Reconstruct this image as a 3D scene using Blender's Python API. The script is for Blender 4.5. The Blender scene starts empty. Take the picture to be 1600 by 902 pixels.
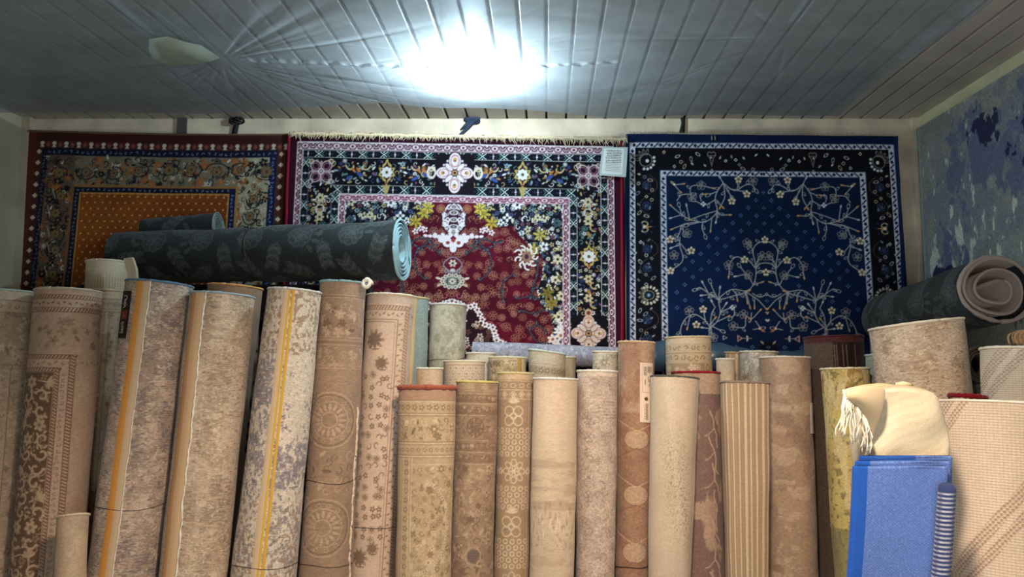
import bpy, math, random
import numpy as np
from mathutils import Vector, Matrix

# ------------------------------------------------------------------ camera, light, exposure
SC = bpy.context.scene
COL = SC.collection
F = 1180.0                       # focal length in pixels of the 1600 px wide picture
PITCH = math.atan(105.0 / F)
EYE = Vector((0.0, 0.0, 1.75))
WALL = 4.2                       # distance of the back wall
CEIL = EYE.z + 378.0 / F * WALL  # ceiling height

def P(px, py, Y):
    """the point at distance Y (along the room) seen at pixel px, py"""
    u = (px - 800.0) / F; v = (451.0 - py) / F
    dy = math.cos(PITCH) - v * math.sin(PITCH)
    dz = math.sin(PITCH) + v * math.cos(PITCH)
    t = Y / dy
    return Vector((u * t, Y, EYE.z + dz * t))

def PXM(px, py, Y):
    """metres per pixel there"""
    v = (451.0 - py) / F
    return Y / (math.cos(PITCH) - v * math.sin(PITCH)) / F

cd = bpy.data.cameras.new('camera')
cam = bpy.data.objects.new('camera', cd); COL.objects.link(cam)
cam.location = EYE
cam.rotation_euler = (math.pi / 2 + PITCH, 0, 0)
cd.sensor_width = 36.0; cd.lens = 36.0 * F / 1600.0
cd.clip_start = 0.05
SC.camera = cam
SC.view_settings.view_transform = 'Standard'
SC.view_settings.look = 'None'
SC.view_settings.exposure = 0.0
SC.view_settings.gamma = 1.0
SC.view_settings.use_curve_mapping = False
SC.cycles.use_denoising = True
SC.cycles.max_bounces = 6
SC.cycles.sample_clamp_indirect = 4.0
SC.cycles.transparent_max_bounces = 12

world = bpy.data.worlds.new('world'); SC.world = world
world.use_nodes = True
world.node_tree.nodes['Background'].inputs['Color'].default_value = (1.0, 0.86, 0.72, 1)
world.node_tree.nodes['Background'].inputs['Strength'].default_value = 0.03

BULB_POWER = 105.0
BULB_AT = P(737, 92, (CEIL - EYE.z - .05) * F / 464.0)
def area(name, loc, target, size, power, color):
    l = bpy.data.lights.new(name, 'AREA'); l.shape = 'DISK'; l.size = size
    l.energy = power; l.color = color
    o = bpy.data.objects.new(name, l); COL.objects.link(o)
    o.location = loc
    o.rotation_euler = (Vector(target) - Vector(loc)).to_track_quat('-Z', 'Y').to_euler()
    return o
def spot(name, loc, target, angle, blend, power, color, rad=.12):
    l = bpy.data.lights.new(name, 'SPOT'); l.spot_size = math.radians(angle); l.spot_blend = blend; l.shadow_soft_size = rad
    l.energy = power; l.color = color
    o = bpy.data.objects.new(name, l); COL.objects.link(o)
    o.location = loc
    o.rotation_euler = (Vector(target) - Vector(loc)).to_track_quat('-Z', 'Y').to_euler()
    return o
spot('shop_lamp', (0.25, 0.95, 2.95), (0.15, 2.9, 0.0), 104, .8, 335.0, (1.0, 0.82, 0.68))
area('warm_fill', (1.3, -0.9, 2.2), (0.6, 3.3, 1.0), 0.6, 15.0, (1.0, 0.80, 0.66))  # weak warm fill added behind the camera, not an actual fixture

cool_fill_obj = area('cool_fill', (0.0, -1.4, 1.0), (0.2, 0.9, 3.1), 1.6, 50.0, (0.78, 0.89, 1.0))  # unseen cool fill, added to brighten the ceiling and cool the roll fronts

rng = np.random.default_rng(7)
random.seed(7)

# ------------------------------------------------------------------ small helpers
def lin(c):
    c = np.asarray(c, dtype=np.float32) / 255.0
    return np.where(c <= 0.04045, c / 12.92, ((c + 0.055) / 1.055) ** 2.4)

def tag(o, label=None, cat=None, group=None, kind=None):
    if label: o['label'] = label
    if cat: o['category'] = cat
    if group: o['group'] = group
    if kind: o['kind'] = kind
    return o

def empty(name, loc, label, cat, group=None):
    o = bpy.data.objects.new(name, None); COL.objects.link(o)
    o.location = loc; o.empty_display_size = 0.1
    return tag(o, label, cat, group)

def mesh_obj(name, verts, faces, mat, parent=None, colors=None, smooth=True, origin=None):
    """verts in world coordinates; origin: where the object's own origin goes"""
    V = np.asarray(verts, dtype=np.float32).reshape(-1, 3).copy()
    if origin is None:
        origin = parent.location if parent is not None else Vector((0, 0, 0))
    V -= np.array(origin, dtype=np.float32)
    me = bpy.data.meshes.new(name)
    if isinstance(faces, np.ndarray) and faces.ndim == 2:
        n, k = faces.shape
        me.vertices.add(len(V)); me.vertices.foreach_set('co', V.ravel())
        me.loops.add(n * k); me.loops.foreach_set('vertex_index', faces.astype(np.int32).ravel())
        me.polygons.add(n); me.polygons.foreach_set('loop_start', np.arange(0, n * k, k, dtype=np.int32))
        me.update(calc_edges=True)
    else:
        me.from_pydata(V.tolist(), [], [list(f) for f in faces]); me.update()
    if smooth: me.polygons.foreach_set('use_smooth', np.ones(len(me.polygons), dtype=bool))
    if colors is not None:
        a = me.color_attributes.new('dye', 'FLOAT_COLOR', 'POINT')
        c = np.ones((len(V), 4), dtype=np.float32); c[:, :3] = colors
        a.data.foreach_set('color', c.ravel())
    me.materials.append(mat)
    me.validate()
    o = bpy.data.objects.new(name, me); COL.objects.link(o)
    if parent is not None: o.parent = parent
    else: o.location = origin
    return o

def grid_faces(nr, nc, wrap=False, off=0):
    r = np.arange(nr - 1)[:, None]; c = np.arange(nc if wrap else nc - 1)[None, :]
    a = r * nc + c; b = r * nc + (c + 1) % nc
    return np.stack([a, b, b + nc, a + nc], -1).reshape(-1, 4) + off

def tube(path, rad, n=6, rads=None):
    """verts, faces of a capped tube"""
    path = [Vector(p) for p in path]; V = []; Fc = []
    up = Vector((0.13, 0.29, 0.95))
    for i, p in enumerate(path):
        d = (path[min(i + 1, len(path) - 1)] - path[max(i - 1, 0)])
        if d.length < 1e-9: d = Vector((0, 0, 1))
        d.normalize()
        s = d.cross(up)
        if s.length < 1e-3: s = d.cross(Vector((1, 0, 0)))
        s.normalize(); t = s.cross(d)
        r = rads[i] if rads is not None else rad
        for k in range(n):
            a = 2 * math.pi * k / n
            V.append(p + s * (math.cos(a) * r) + t * (math.sin(a) * r))
    for i in range(len(path) - 1):
        for k in range(n):
            k2 = (k + 1) % n
            Fc.append((i * n + k, i * n + k2, (i + 1) * n + k2, (i + 1) * n + k))
    Fc.append(tuple(range(n - 1, -1, -1))); m = (len(path) - 1) * n
    Fc.append(tuple(range(m, m + n)))
    return V, Fc

class MB:
    def __init__(s): s.V = []; s.F = []
    def add(s, V, Fc):
        o = len(s.V); s.V += [tuple(v) for v in V]; s.F += [tuple(i + o for i in f) for f in Fc]; return s
    def tube(s, path, rad, n=6, rads=None): return s.add(*tube(path, rad, n, rads))
    def box(s, lo, hi):
        x0, y0, z0 = lo; x1, y1, z1 = hi
        V = [(x0, y0, z0), (x1, y0, z0), (x1, y1, z0), (x0, y1, z0), (x0, y0, z1), (x1, y0, z1), (x1, y1, z1), (x0, y1, z1)]
        return s.add(V, [(0, 3, 2, 1), (4, 5, 6, 7), (0, 1, 5, 4), (1, 2, 6, 5), (2, 3, 7, 6), (3, 0, 4, 7)])
    def build(s, name, mat, parent=None, smooth=True, **k):
        return mesh_obj(name, s.V, s.F, mat, parent, smooth=smooth, **k)

def vnoise(h, w, cell_y, cell_x, r=None):
    """smooth value noise 0..1 on an h x w raster"""
    r = r or rng
    gy = int(h / cell_y) + 3; gx = int(w / cell_x) + 3
    g = r.random((gy, gx))
    y = np.arange(h) / cell_y; x = np.arange(w) / cell_x
    yi = y.astype(int); xi = x.astype(int)
    fy = y - yi; fx = x - xi
    fy = (fy * fy * (3 - 2 * fy))[:, None]; fx = (fx * fx * (3 - 2 * fx))[None, :]
    a = g[yi][:, xi]; b = g[yi][:, xi + 1]; c = g[yi + 1][:, xi]; d = g[yi + 1][:, xi + 1]
    return (a * (1 - fx) + b * fx) * (1 - fy) + (c * (1 - fx) + d * fx) * fy

def fbm(h, w, cy, cx, oct=4, r=None):
    s = 0; amp = 1; t = 0
    for i in range(oct):
        s = s + amp * vnoise(h, w, max(cy / 2 ** i, 1.01), max(cx / 2 ** i, 1.01), r); t += amp; amp *= 0.55
    return s / t

# ------------------------------------------------------------------ painter: dye patterns laid knot by knot
class Cv:
    def __init__(s, w, h, k=1.5, base=(200, 180, 155)):
        s.w, s.h, s.k = w, h, k
        s.a = np.empty((max(2, int(h * k)), max(2, int(w * k)), 3), dtype=np.float32)
        s.a[:] = base
        s.clip = None
    def _box(s, x0, y0, x1, y1):
        k = s.k
        i0 = max(0, int(math.floor(y0 * k - 1))); i1 = min(s.a.shape[0], int(math.ceil(y1 * k + 2)))
        j0 = max(0, int(math.floor(x0 * k - 1))); j1 = min(s.a.shape[1], int(math.ceil(x1 * k + 2)))
        if i1 <= i0 or j1 <= j0: return None
        Y = (np.arange(i0, i1)[:, None] + 0.5) / k; X = (np.arange(j0, j1)[None, :] + 0.5) / k
        return i0, i1, j0, j1, X, Y
    def _mix(s, b, m, c):
        i0, i1, j0, j1 = b[:4]
        m = np.clip(m, 0, 1)[..., None]
        if s.clip is not None: m = m * s.clip[i0:i1, j0:j1, None]
        s.a[i0:i1, j0:j1] = s.a[i0:i1, j0:j1] * (1 - m) + np.asarray(c, dtype=np.float32) * m
    def rect(s, x0, y0, x1, y1, c, al=1.0):
        b = s._box(x0, y0, x1, y1)
        if b is None: return s
        X, Y = b[4], b[5]; k = s.k
        m = np.clip((X - x0) * k + .5, 0, 1) * np.clip((x1 - X) * k + .5, 0, 1) * np.clip((Y - y0) * k + .5, 0, 1) * np.clip((y1 - Y) * k + .5, 0, 1)
        s._mix(b, m * al, c); return s
    def ell(s, cx, cy, rx, ry, c, rot=0.0, ring=0.0, al=1.0):
        R = max(rx, ry) + ring + 1
        b = s._box(cx - R, cy - R, cx + R, cy + R)
        if b is None: return s
        X, Y = b[4] - cx, b[5] - cy
        ca, sa = math.cos(rot), math.sin(rot)
        x = X * ca + Y * sa; y = -X * sa + Y * ca
        d = (np.sqrt((x / rx) ** 2 + (y / ry) ** 2) - 1) * min(rx, ry)
        if ring: d = np.abs(d) - ring / 2
        s._mix(b, (0.5 - d * s.k) * al, c); return s
    def line(s, pts, wd, c, al=1.0):
        for (ax, ay), (bx, by) in zip(pts[:-1], pts[1:]):
            b = s._box(min(ax, bx) - wd, min(ay, by) - wd, max(ax, bx) + wd, max(ay, by) + wd)
            if b is None: continue
            X, Y = b[4], b[5]; dx, dy = bx - ax, by - ay; L = dx * dx + dy * dy + 1e-9
            t = np.clip(((X - ax) * dx + (Y - ay) * dy) / L, 0, 1)
            d = np.sqrt((X - ax - t * dx) ** 2 + (Y - ay - t * dy) ** 2)
            s._mix(b, (wd / 2 - d) * s.k + .5, c) if al == 1 else s._mix(b, np.clip((wd / 2 - d) * s.k + .5, 0, 1) * al, c)
        return s
    def curve(s, pts, wd, c, al=1.0, n=6):
        return s.line(smooth_pts(pts, n), wd, c, al)
    def poly(s, pts, c, al=1.0):
        xs = [p[0] for p in pts]; ys = [p[1] for p in pts]
        b = s._box(min(xs), min(ys), max(xs), max(ys))
        if b is None: return s
        X, Y = b[4] + 0 * b[5], b[5] + 0 * b[4]
        ins = np.zeros(X.shape, bool); n = len(pts)
        for i in range(n):
            x1, y1 = pts[i]; x2, y2 = pts[(i + 1) % n]
            if y1 == y2: continue
            cr = ((y1 > Y) != (y2 > Y)) & (X < (x2 - x1) * (Y - y1) / (y2 - y1) + x1)
            ins ^= cr
        s._mix(b, ins.astype(np.float32) * al, c); return s
    # --- motifs
    def diamond(s, x, y, r, c, hole=None):
        s.poly([(x - r, y), (x, y - r), (x + r, y), (x, y + r)], c)
        if hole is not None: s.poly([(x - r * .45, y), (x, y - r * .45), (x + r * .45, y), (x, y + r * .45)], hole)
        return s
    def leaf(s, x, y, L, W, ang, c, out=None):
        cx, cy = x + math.cos(ang) * L / 2, y + math.sin(ang) * L / 2
        if out is not None: s.ell(cx, cy, L / 2 + .6, W / 2 + .6, out, ang)
        return s.ell(cx, cy, L / 2, W / 2, c, ang)
    def flower(s, x, y, r, n, cp, cc, rot=0.0, out=None, fat=1.0):
        for q in range(n):
            a = rot + 2 * math.pi * q / n
            px, py = x + math.cos(a) * r * .62, y + math.sin(a) * r * .62
            if out is not None: s.ell(px, py, r * .42 + .7, r * .3 * fat + .7, out, a)
        for q in range(n):
            a = rot + 2 * math.pi * q / n
            px, py = x + math.cos(a) * r * .62, y + math.sin(a) * r * .62
            s.ell(px, py, r * .42, r * .3 * fat, cp, a)
        return s.ell(x, y, r * .28, r * .28, cc)
    def ringflower(s, x, y, r, c, n=5, wd=1.0):
        for q in range(n):
            a = 2 * math.pi * q / n - math.pi / 2
            s.ell(x + math.cos(a) * r * .58, y + math.sin(a) * r * .58, r * .36, r * .36, c, ring=wd)
        return s.ell(x, y, r * .2, r * .2, c)
    def curl(s, x, y, r, c, wd=1.0, a0=0.0, turns=.8, sgn=1):
        pts = []
        for q in range(9):
            t = q / 8; a = a0 + sgn * t * turns * 2 * math.pi; rr = r * (1 - .75 * t)
            pts.append((x + math.cos(a) * rr, y + math.sin(a) * rr))
        return s.line(pts, wd, c)
    def scatter(s, x0, y0, x1, y1, cols, step, size, R, kinds='flc', dark=None):
        y = y0 + step * .5
        row = 0
        while y < y1:
            x = x0 + step * (.5 if row % 2 else .15)
            while x < x1:
                px, py = x + R.uniform(-.3, .3) * step, y + R.uniform(-.3, .3) * step
                c = cols[R.randrange(len(cols))]; z = size * R.uniform(.65, 1.15)
                kd = kinds[R.randrange(len(kinds))]; a = R.uniform(0, 6.28)
                if kd == 'f': s.flower(px, py, z, R.choice((4, 5, 6)), c, dark if dark is not None else cols[R.randrange(len(cols))], a)
                elif kd == 'l': s.leaf(px, py, z * 1.7, z * .7, a, c)
                elif kd == 'c': s.curl(px, py, z, c, max(.9, z * .22), a, R.uniform(.5, .9), R.choice((1, -1)))
                elif kd == 'd': s.ell(px, py, z * .45, z * .45, c)
                elif kd == 'o': s.ringflower(px, py, z, c, 5, max(.8, z * .18))
                x += step
            y += step; row += 1
        return s
    def mottle(s, amp, cy=30, cx=30, oct=4, seed=1, tint=(1, 1, 1)):
        n = fbm(s.a.shape[0], s.a.shape[1], cy * s.k, cx * s.k, oct, np.random.default_rng(seed)) - .5
        s.a *= (1 + 2 * amp * n[..., None] * np.asarray(tint, dtype=np.float32)); return s
    def weave(s, amp, seed=2, rowlen=6):
        r = np.random.default_rng(seed); h, w = s.a.shape[:2]
        n = vnoise(h, w, 1.3, rowlen, r) - .5 + .7 * (r.random((h, w)) - .5)
        s.a *= (1 + amp * n[..., None]); return s
    def blotch(s, c, thr=.55, cy=20, cx=20, oct=5, soft=.03, seed=3, al=1.0, box=None):
        h, w = s.a.shape[:2]
        n = fbm(h, w, cy * s.k, cx * s.k, oct, np.random.default_rng(seed))
        m = np.clip((n - thr) / soft + .5, 0, 1) * al
        if box is not None:
            mm = np.zeros((h, w)); k = s.k
            mm[int(box[1] * k):int(box[3] * k), int(box[0] * k):int(box[2] * k)] = 1; m = m * mm
        m = m[..., None]
        s.a = (s.a * (1 - m) + np.asarray(c, dtype=np.float32) * m).astype(np.float32); return s
    def mirror_x(s):
        w = s.a.shape[1]; hw = w // 2
        s.a[:, :hw] = s.a[:, ::-1][:, :hw]; return s
    def sample(s, U, V):
        """bilinear, U and V in px"""
        h, w = s.a.shape[:2]
        x = np.clip(U * s.k - .5, 0, w - 1.001); y = np.clip(V * s.k - .5, 0, h - 1.001)
        xi = x.astype(int); yi = y.astype(int); fx = (x - xi)[..., None]; fy = (y - yi)[..., None]
        A = s.a
        c = (A[yi, xi] * (1 - fx) + A[yi, xi + 1] * fx) * (1 - fy) + (A[yi + 1, xi] * (1 - fx) + A[yi + 1, xi + 1] * fx) * fy
        return lin(np.clip(c, 0, 255))

def smooth_pts(pts, n=6):
    if len(pts) < 3: return list(pts)
    P_ = [pts[0]] + list(pts) + [pts[-1]]; out = []
    for i in range(1, len(P_) - 2):
        p0, p1, p2, p3 = (np.array(P_[i + j], dtype=float) for j in (-1, 0, 1, 2))
        for q in range(n):
            t = q / n
            out.append(tuple(.5 * ((2 * p1) + (-p0 + p2) * t + (2 * p0 - 5 * p1 + 4 * p2 - p3) * t * t + (-p0 + 3 * p1 - 3 * p2 + p3) * t ** 3)))
    out.append(tuple(pts[-1])); return out

# ------------------------------------------------------------------ materials
def new_mat(name):
    m = bpy.data.materials.new(name); m.use_nodes = True
    nt = m.node_tree; b = nt.nodes['Principled BSDF']
    return m, nt, b

def N(nt, t, **k):
    n = nt.nodes.new(t)
    for a, v in k.items(): setattr(n, a, v)
    return n

def cloth_mat(name, color=None, rough=.95, scale=700.0, bump=.35, var=.16, sheen=.12, stretch=(1, 1, 1)):
    """woven or tufted wool; the dye comes from the mesh's own knots or from one colour"""
    m, nt, b = new_mat(name)
    tc = N(nt, 'ShaderNodeTexCoord'); mp = N(nt, 'ShaderNodeMapping'); mp.inputs['Scale'].default_value = stretch
    nt.links.new(tc.outputs['Object'], mp.inputs['Vector'])
    nz = N(nt, 'ShaderNodeTexNoise'); nz.inputs['Scale'].default_value = scale; nz.inputs['Detail'].default_value = 2
    nt.links.new(mp.outputs['Vector'], nz.inputs['Vector'])
    mr = N(nt, 'ShaderNodeMapRange'); mr.inputs['From Min'].default_value = .3; mr.inputs['From Max'].default_value = .7
    mr.inputs['To Min'].default_value = 1 - var; mr.inputs['To Max'].default_value = 1 + var
    nt.links.new(nz.outputs['Fac'], mr.inputs['Value'])
    mx = N(nt, 'ShaderNodeMix', data_type='RGBA', blend_type='MULTIPLY'); mx.inputs['Factor'].default_value = 1
    if color is None:
        at = N(nt, 'ShaderNodeAttribute', attribute_name='dye'); nt.links.new(at.outputs['Color'], mx.inputs['A'])
    else:
        mx.inputs['A'].default_value = (*lin(color), 1)
    nt.links.new(mr.outputs['Result'], mx.inputs['B'])
    nt.links.new(mx.outputs['Result'], b.inputs['Base Color'])
    bp = N(nt, 'ShaderNodeBump'); bp.inputs['Strength'].default_value = bump; bp.inputs['Distance'].default_value = .002
    nt.links.new(nz.outputs['Fac'], bp.inputs['Height']); nt.links.new(bp.outputs['Normal'], b.inputs['Normal'])
    b.inputs['Roughness'].default_value = rough
    b.inputs['Specular IOR Level'].default_value = .15
    b.inputs['Sheen Weight'].default_value = sheen; b.inputs['Sheen Roughness'].default_value = .5
    return m

M_RUG = cloth_mat('wool_pile')
M_WALLRUG = cloth_mat('fine_wool_pile', scale=420, var=.10, sheen=.06)
_solid = {}
def solid(c, **k):
    key = tuple(c) + tuple(sorted(k.items()))
    if key not in _solid: _solid[key] = cloth_mat('woven_yarn', c, **k)
    return _solid[key]

def plain(name, color, rough=.6, metal=0.0, nscale=8.0, var=.1, bump=0.0, spec=.3):
    m, nt, b = new_mat(name)
    tc = N(nt, 'ShaderNodeTexCoord')
    nz = N(nt, 'ShaderNodeTexNoise'); nz.inputs['Scale'].default_value = nscale; nz.inputs['Detail'].default_value = 5
    nt.links.new(tc.outputs['Object'], nz.inputs['Vector'])
    mr = N(nt, 'ShaderNodeMapRange'); mr.inputs['From Min'].default_value = .3; mr.inputs['From Max'].default_value = .7
    mr.inputs['To Min'].default_value = 1 - var; mr.inputs['To Max'].default_value = 1 + var
    nt.links.new(nz.outputs['Fac'], mr.inputs['Value'])
    mx = N(nt, 'ShaderNodeMix', data_type='RGBA', blend_type='MULTIPLY'); mx.inputs['Factor'].default_value = 1
    mx.inputs['A'].default_value = (*lin(color), 1)
    nt.links.new(mr.outputs['Result'], mx.inputs['B']); nt.links.new(mx.outputs['Result'], b.inputs['Base Color'])
    b.inputs['Roughness'].default_value = rough; b.inputs['Metallic'].default_value = metal
    b.inputs['Specular IOR Level'].default_value = spec
    if bump:
        bp = N(nt, 'ShaderNodeBump'); bp.inputs['Strength'].default_value = bump; bp.inputs['Distance'].default_value = .01
        nt.links.new(nz.outputs['Fac'], bp.inputs['Height']); nt.links.new(bp.outputs['Normal'], b.inputs['Normal'])
    return m

M_PLASTER = plain('stained_plaster', (186, 174, 152), .9, nscale=5.5, var=.28, bump=.2)
M_PLASTER_R = plain('olive_plaster', (170, 165, 130), .9, nscale=5, var=.12, bump=.2)
M_PLASTER_L = plain('dingy_plaster', (175, 165, 140), .9, nscale=3, var=.2, bump=.2)
M_FLOOR = plain('concrete', (120, 115, 108), .8, nscale=6, var=.15)
M_PLANK = plain('ceiling_planks', (196, 190, 180), .55, nscale=4, var=.12)
M_GROOVE = plain('ceiling_groove', (60, 52, 45), .9)
M_METAL = plain('grey_metal', (95, 95, 92), .5, .6)
M_BLACKSTRAP = plain('black_strap', (28, 27, 26), .7)
M_BLUERAG = plain('dark_blue_rag', (38, 48, 66), .9, nscale=40)
M_WIRE = plain('thin_wire', (70, 55, 45), .5)
M_TWINE = plain('jute_twine', (176, 146, 110), .95, nscale=300, var=.3)

# ------------------------------------------------------------------ room shell
XL = P(33, 300, WALL).x                    # left corner of the back wall
XR = P(1432, 182, WALL).x                  # right corner
SKEW = 55.0 / F                            # the side walls drift a little
def wx(x0, Y): return x0 + SKEW * (Y - WALL)
Y0 = -1.6

def slab(name, quad, thick, mat, kind='structure'):
    """a wall: four corners of its inner face, thickened outward"""
    q = [Vector(p) for p in quad]
    n = (q[1] - q[0]).cross(q[3] - q[0]).normalized() * thick
    V = q + [p + n for p in q]
    o = mesh_obj(name, V, [(3, 2, 1, 0), (4, 5, 6, 7), (0, 1, 5, 4), (1, 2, 6, 5), (2, 3, 7, 6), (3, 0, 4, 7)], mat, smooth=False)
    return tag(o, kind=kind)

slab('floor', [(wx(XL, Y0) - .1, Y0, 0), (wx(XL, WALL) - .1, WALL + .1, 0), (XR + .1, WALL + .1, 0), (wx(XR, Y0) + .1, Y0, 0)], .1, M_FLOOR)
slab('wall_back', [(XL - .1, WALL, 0), (XL - .1, WALL, CEIL), (XR + .1, WALL, CEIL), (XR + .1, WALL, 0)], .12, M_PLASTER)
slab('wall_right', [(XR, WALL, 0), (XR, WALL, CEIL), (wx(XR, Y0), Y0, CEIL), (wx(XR, Y0), Y0, 0)], .12, M_PLASTER_R)
slab('wall_left', [(wx(XL, Y0), Y0, 0), (wx(XL, Y0), Y0, CEIL), (XL, WALL, CEIL), (XL, WALL, 0)], .12, M_PLASTER_L)

# planked ceiling: tongue-and-groove boards running into the depth
mb = MB(); gr = MB()
PW = 31.0 * PXM(1200, 165, WALL - .05)
x = XL - .05 - PW * 3
while x < XR + PW:
    a, b_ = x + .006, x + PW - .006
    za, zb = CEIL, CEIL + .02
    V = [(wx(a, Y0), Y0, za + .004), (wx(b_, Y0), Y0, za + .004), (b_, WALL + .05, za + .004), (a, WALL + .05, za + .004)]
    e = .005
    V2 = [(wx(a + e, Y0), Y0, za), (wx(b_ - e, Y0), Y0, za), (b_ - e, WALL + .05, za), (a + e, WALL + .05, za)]
    VT = [(v[0], v[1], zb) for v in V]
    o = [(4, 7, 6, 5), (0, 1, 5, 4), (1, 2, 6, 5), (2, 3, 7, 6), (3, 0, 4, 7), (8, 9, 10, 11)]
    mb.add(V + V2 + VT, [(4, 5, 6, 7), (0, 1, 5, 4), (1, 2, 6, 5), (2, 3, 7, 6), (3, 0, 4, 7), (0, 3, 11, 8), (1, 0, 8, 9), (2, 1, 9, 10), (3, 2, 10, 11), (8, 11, 10, 9)])
    x += PW
tag(mb.build('ceiling', M_PLANK, smooth=False), kind='structure')
gr.box((XL - .6, Y0, CEIL + .018), (XR + .4, WALL + .1, CEIL + .08))
tag(gr.build('ceiling_backing', M_GROOVE, smooth=False), kind='structure')

# corner plaster strip beside the right corner and the post in the left one
tag(MB().box((XR - .035, WALL - .02, 0), (XR + .02, WALL + .01, CEIL)).build('trim_1', M_PLASTER, smooth=False), kind='structure')
tag(MB().box((XL - .02, WALL - .03, 0), (XL + .045, WALL + .01, CEIL)).build('trim_2', M_PLASTER_L, smooth=False), kind='structure')

# things fixed to the strip of wall above the hung carpets
p0, p1 = P(279, 178, WALL), P(292, 212, WALL)
o = MB().box((p0.x, WALL - .016, p1.z - .4), (p1.x, WALL, CEIL)).build('metal_post', M_METAL, smooth=False, origin=(p0.x, WALL, p1.z - .4))
tag(o, 'narrow grey metal post on the wall above the brown carpet', 'post')
def strap(name, pts, w, mat, label, cat, knot=None, rag=False):
    root = empty(name, pts[-1], label, cat)
    m = MB()
    V = []; Fc = []
    for i, p in enumerate(pts):
        for sx, sy in ((-1, 0), (1, 0), (1, 1), (-1, 1)):
            V.append((p.x + sx * w[i] / 2, p.y - sy * .012, p.z))
    for i in range(len(pts) - 1):
        for k in range(4): Fc.append((i * 4 + k, i * 4 + (k + 1) % 4, i * 4 + 4 + (k + 1) % 4, i * 4 + 4 + k))
    Fc += [(3, 2, 1, 0), tuple(len(V) - 4 + k for k in range(4))]
    m.add(V, Fc); m.build('strap', mat, root)
    if knot is not None:
        k = MB()
        for q in range(3):
            a = q * 2.1; c = knot + Vector((math.cos(a) * .014, -.02, math.sin(a) * .008))
            k.tube([c + Vector((math.cos(t) * .028, -.012 * math.sin(2 * t), math.sin(t) * .014)) for t in np.linspace(0, 6.28, 13)], .0075, 6)
        k.build('knot', mat, root)
    return root
W_ = WALL - .004
strap('hanging_strap', [P(373, 176, W_), P(371, 190, W_), P(366, 214, W_)], [.03, .026, .03], M_BLACKSTRAP,
      'black strap with a knot hanging above the brown carpet', 'strap', P(371, 190, W_))
root = empty('rag_tie', P(736, 200, W_), 'dark blue rag knotted above the centre of the red carpet', 'rag')
m = MB(); R_ = random.Random(2)
c0 = P(739, 187, W_)
V = []; Fc = []
for i in range(9):
    th_ = math.pi * i / 8
    for j in range(14):
        a_ = 2 * math.pi * j / 14; r_ = 1 + .22 * math.sin(3 * a_ + i) + .12 * math.sin(5 * a_)
        V.append(c0 + Vector((math.sin(th_) * math.cos(a_) * .046 * r_, -.012 + math.sin(th_) * math.sin(a_) * .012, math.cos(th_) * .026 * r_)))
for i in range(8):
    for j in range(14): Fc.append((i * 14 + j, i * 14 + (j + 1) % 14, i * 14 + 14 + (j + 1) % 14, i * 14 + 14 + j))
m.add(V, Fc); m.build('knot', M_BLUERAG, root)
m = MB()
m.tube([P(742, 186, W_ - .01), P(732, 198, W_ - .012), P(722, 208, W_ - .012), P(714, 214, W_ - .01)], .01, 7, [.016, .012, .009, .004])
m.tube([P(738, 188, W_ - .012), P(727, 196, W_ - .014), P(719, 203, W_ - .012)], .01, 7, [.016, .010, .003])
m.tube([P(744, 185, W_ - .008), P(750, 180, W_ - .008), P(753, 177, W_ - .006)], .01, 7, [.014, .010, .006])
m.build('tail', M_BLUERAG, root)
strap('hanging_strap', [P(1066, 181, W_), P(1067, 192, W_), P(1065, 208, W_)], [.024, .02, .03], M_BLACKSTRAP,
      'short plain dark strap hanging above the navy carpet', 'strap')

# ------------------------------------------------------------------ plastic sheet under the ceiling
def sheet_mat(name, tint, tr, tl, gl, rough=.18):
    m, nt, b = new_mat(name); nt.nodes.remove(b)
    out = nt.nodes['Material Output']
    t = N(nt, 'ShaderNodeBsdfTransparent'); t.inputs['Color'].default_value = (*lin(tint), 1)
    l = N(nt, 'ShaderNodeBsdfTranslucent'); l.inputs['Color'].default_value = (*lin(tint), 1)
    d = N(nt, 'ShaderNodeBsdfDiffuse'); d.inputs['Color'].default_value = (*lin(tint), 1)
    g = N(nt, 'ShaderNodeBsdfGlossy'); g.inputs['Roughness'].default_value = rough; g.inputs['Color'].default_value = (.8, .9, .95, 1)
    tc = N(nt, 'ShaderNodeTexCoord'); nz = N(nt, 'ShaderNodeTexNoise'); nz.inputs['Scale'].default_value = 3.0; nz.inputs['Detail'].default_value = 6
    nt.links.new(tc.outputs['Object'], nz.inputs['Vector'])
    mr = N(nt, 'ShaderNodeMapRange'); mr.inputs['From Min'].default_value = .35; mr.inputs['From Max'].default_value = .65
    mr.inputs['To Min'].default_value = max(0, tr - .12); mr.inputs['To Max'].default_value = min(1, tr + .12)
    nt.links.new(nz.outputs['Fac'], mr.inputs['Value'])
    a1 = N(nt, 'ShaderNodeMixShader'); a1.inputs[0].default_value = tl
    nt.links.new(d.outputs[0], a1.inputs[1]); nt.links.new(l.outputs[0], a1.inputs[2])
    a2 = N(nt, 'ShaderNodeMixShader'); a2.inputs[0].default_value = gl
    nt.links.new(a1.outputs[0], a2.inputs[1]); nt.links.new(g.outputs[0], a2.inputs[2])
    a3 = N(nt, 'ShaderNodeMixShader')
    nt.links.new(mr.outputs['Result'], a3.inputs[0])
    nt.links.new(a2.outputs[0], a3.inputs[1]); nt.links.new(t.outputs[0], a3.inputs[2])
    nt.links.new(a3.outputs[0], out.inputs['Surface'])
    return m
M_SHEET = sheet_mat('cloudy_plastic', (216, 228, 236), .52, .50, .12)
M_SHEET2 = sheet_mat('greenish_plastic', (205, 220, 200), .06, .45, .12, .4)
M_WRAP = sheet_mat('blue_plastic', (90, 125, 150), .30, .3, .25, .22)

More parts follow.
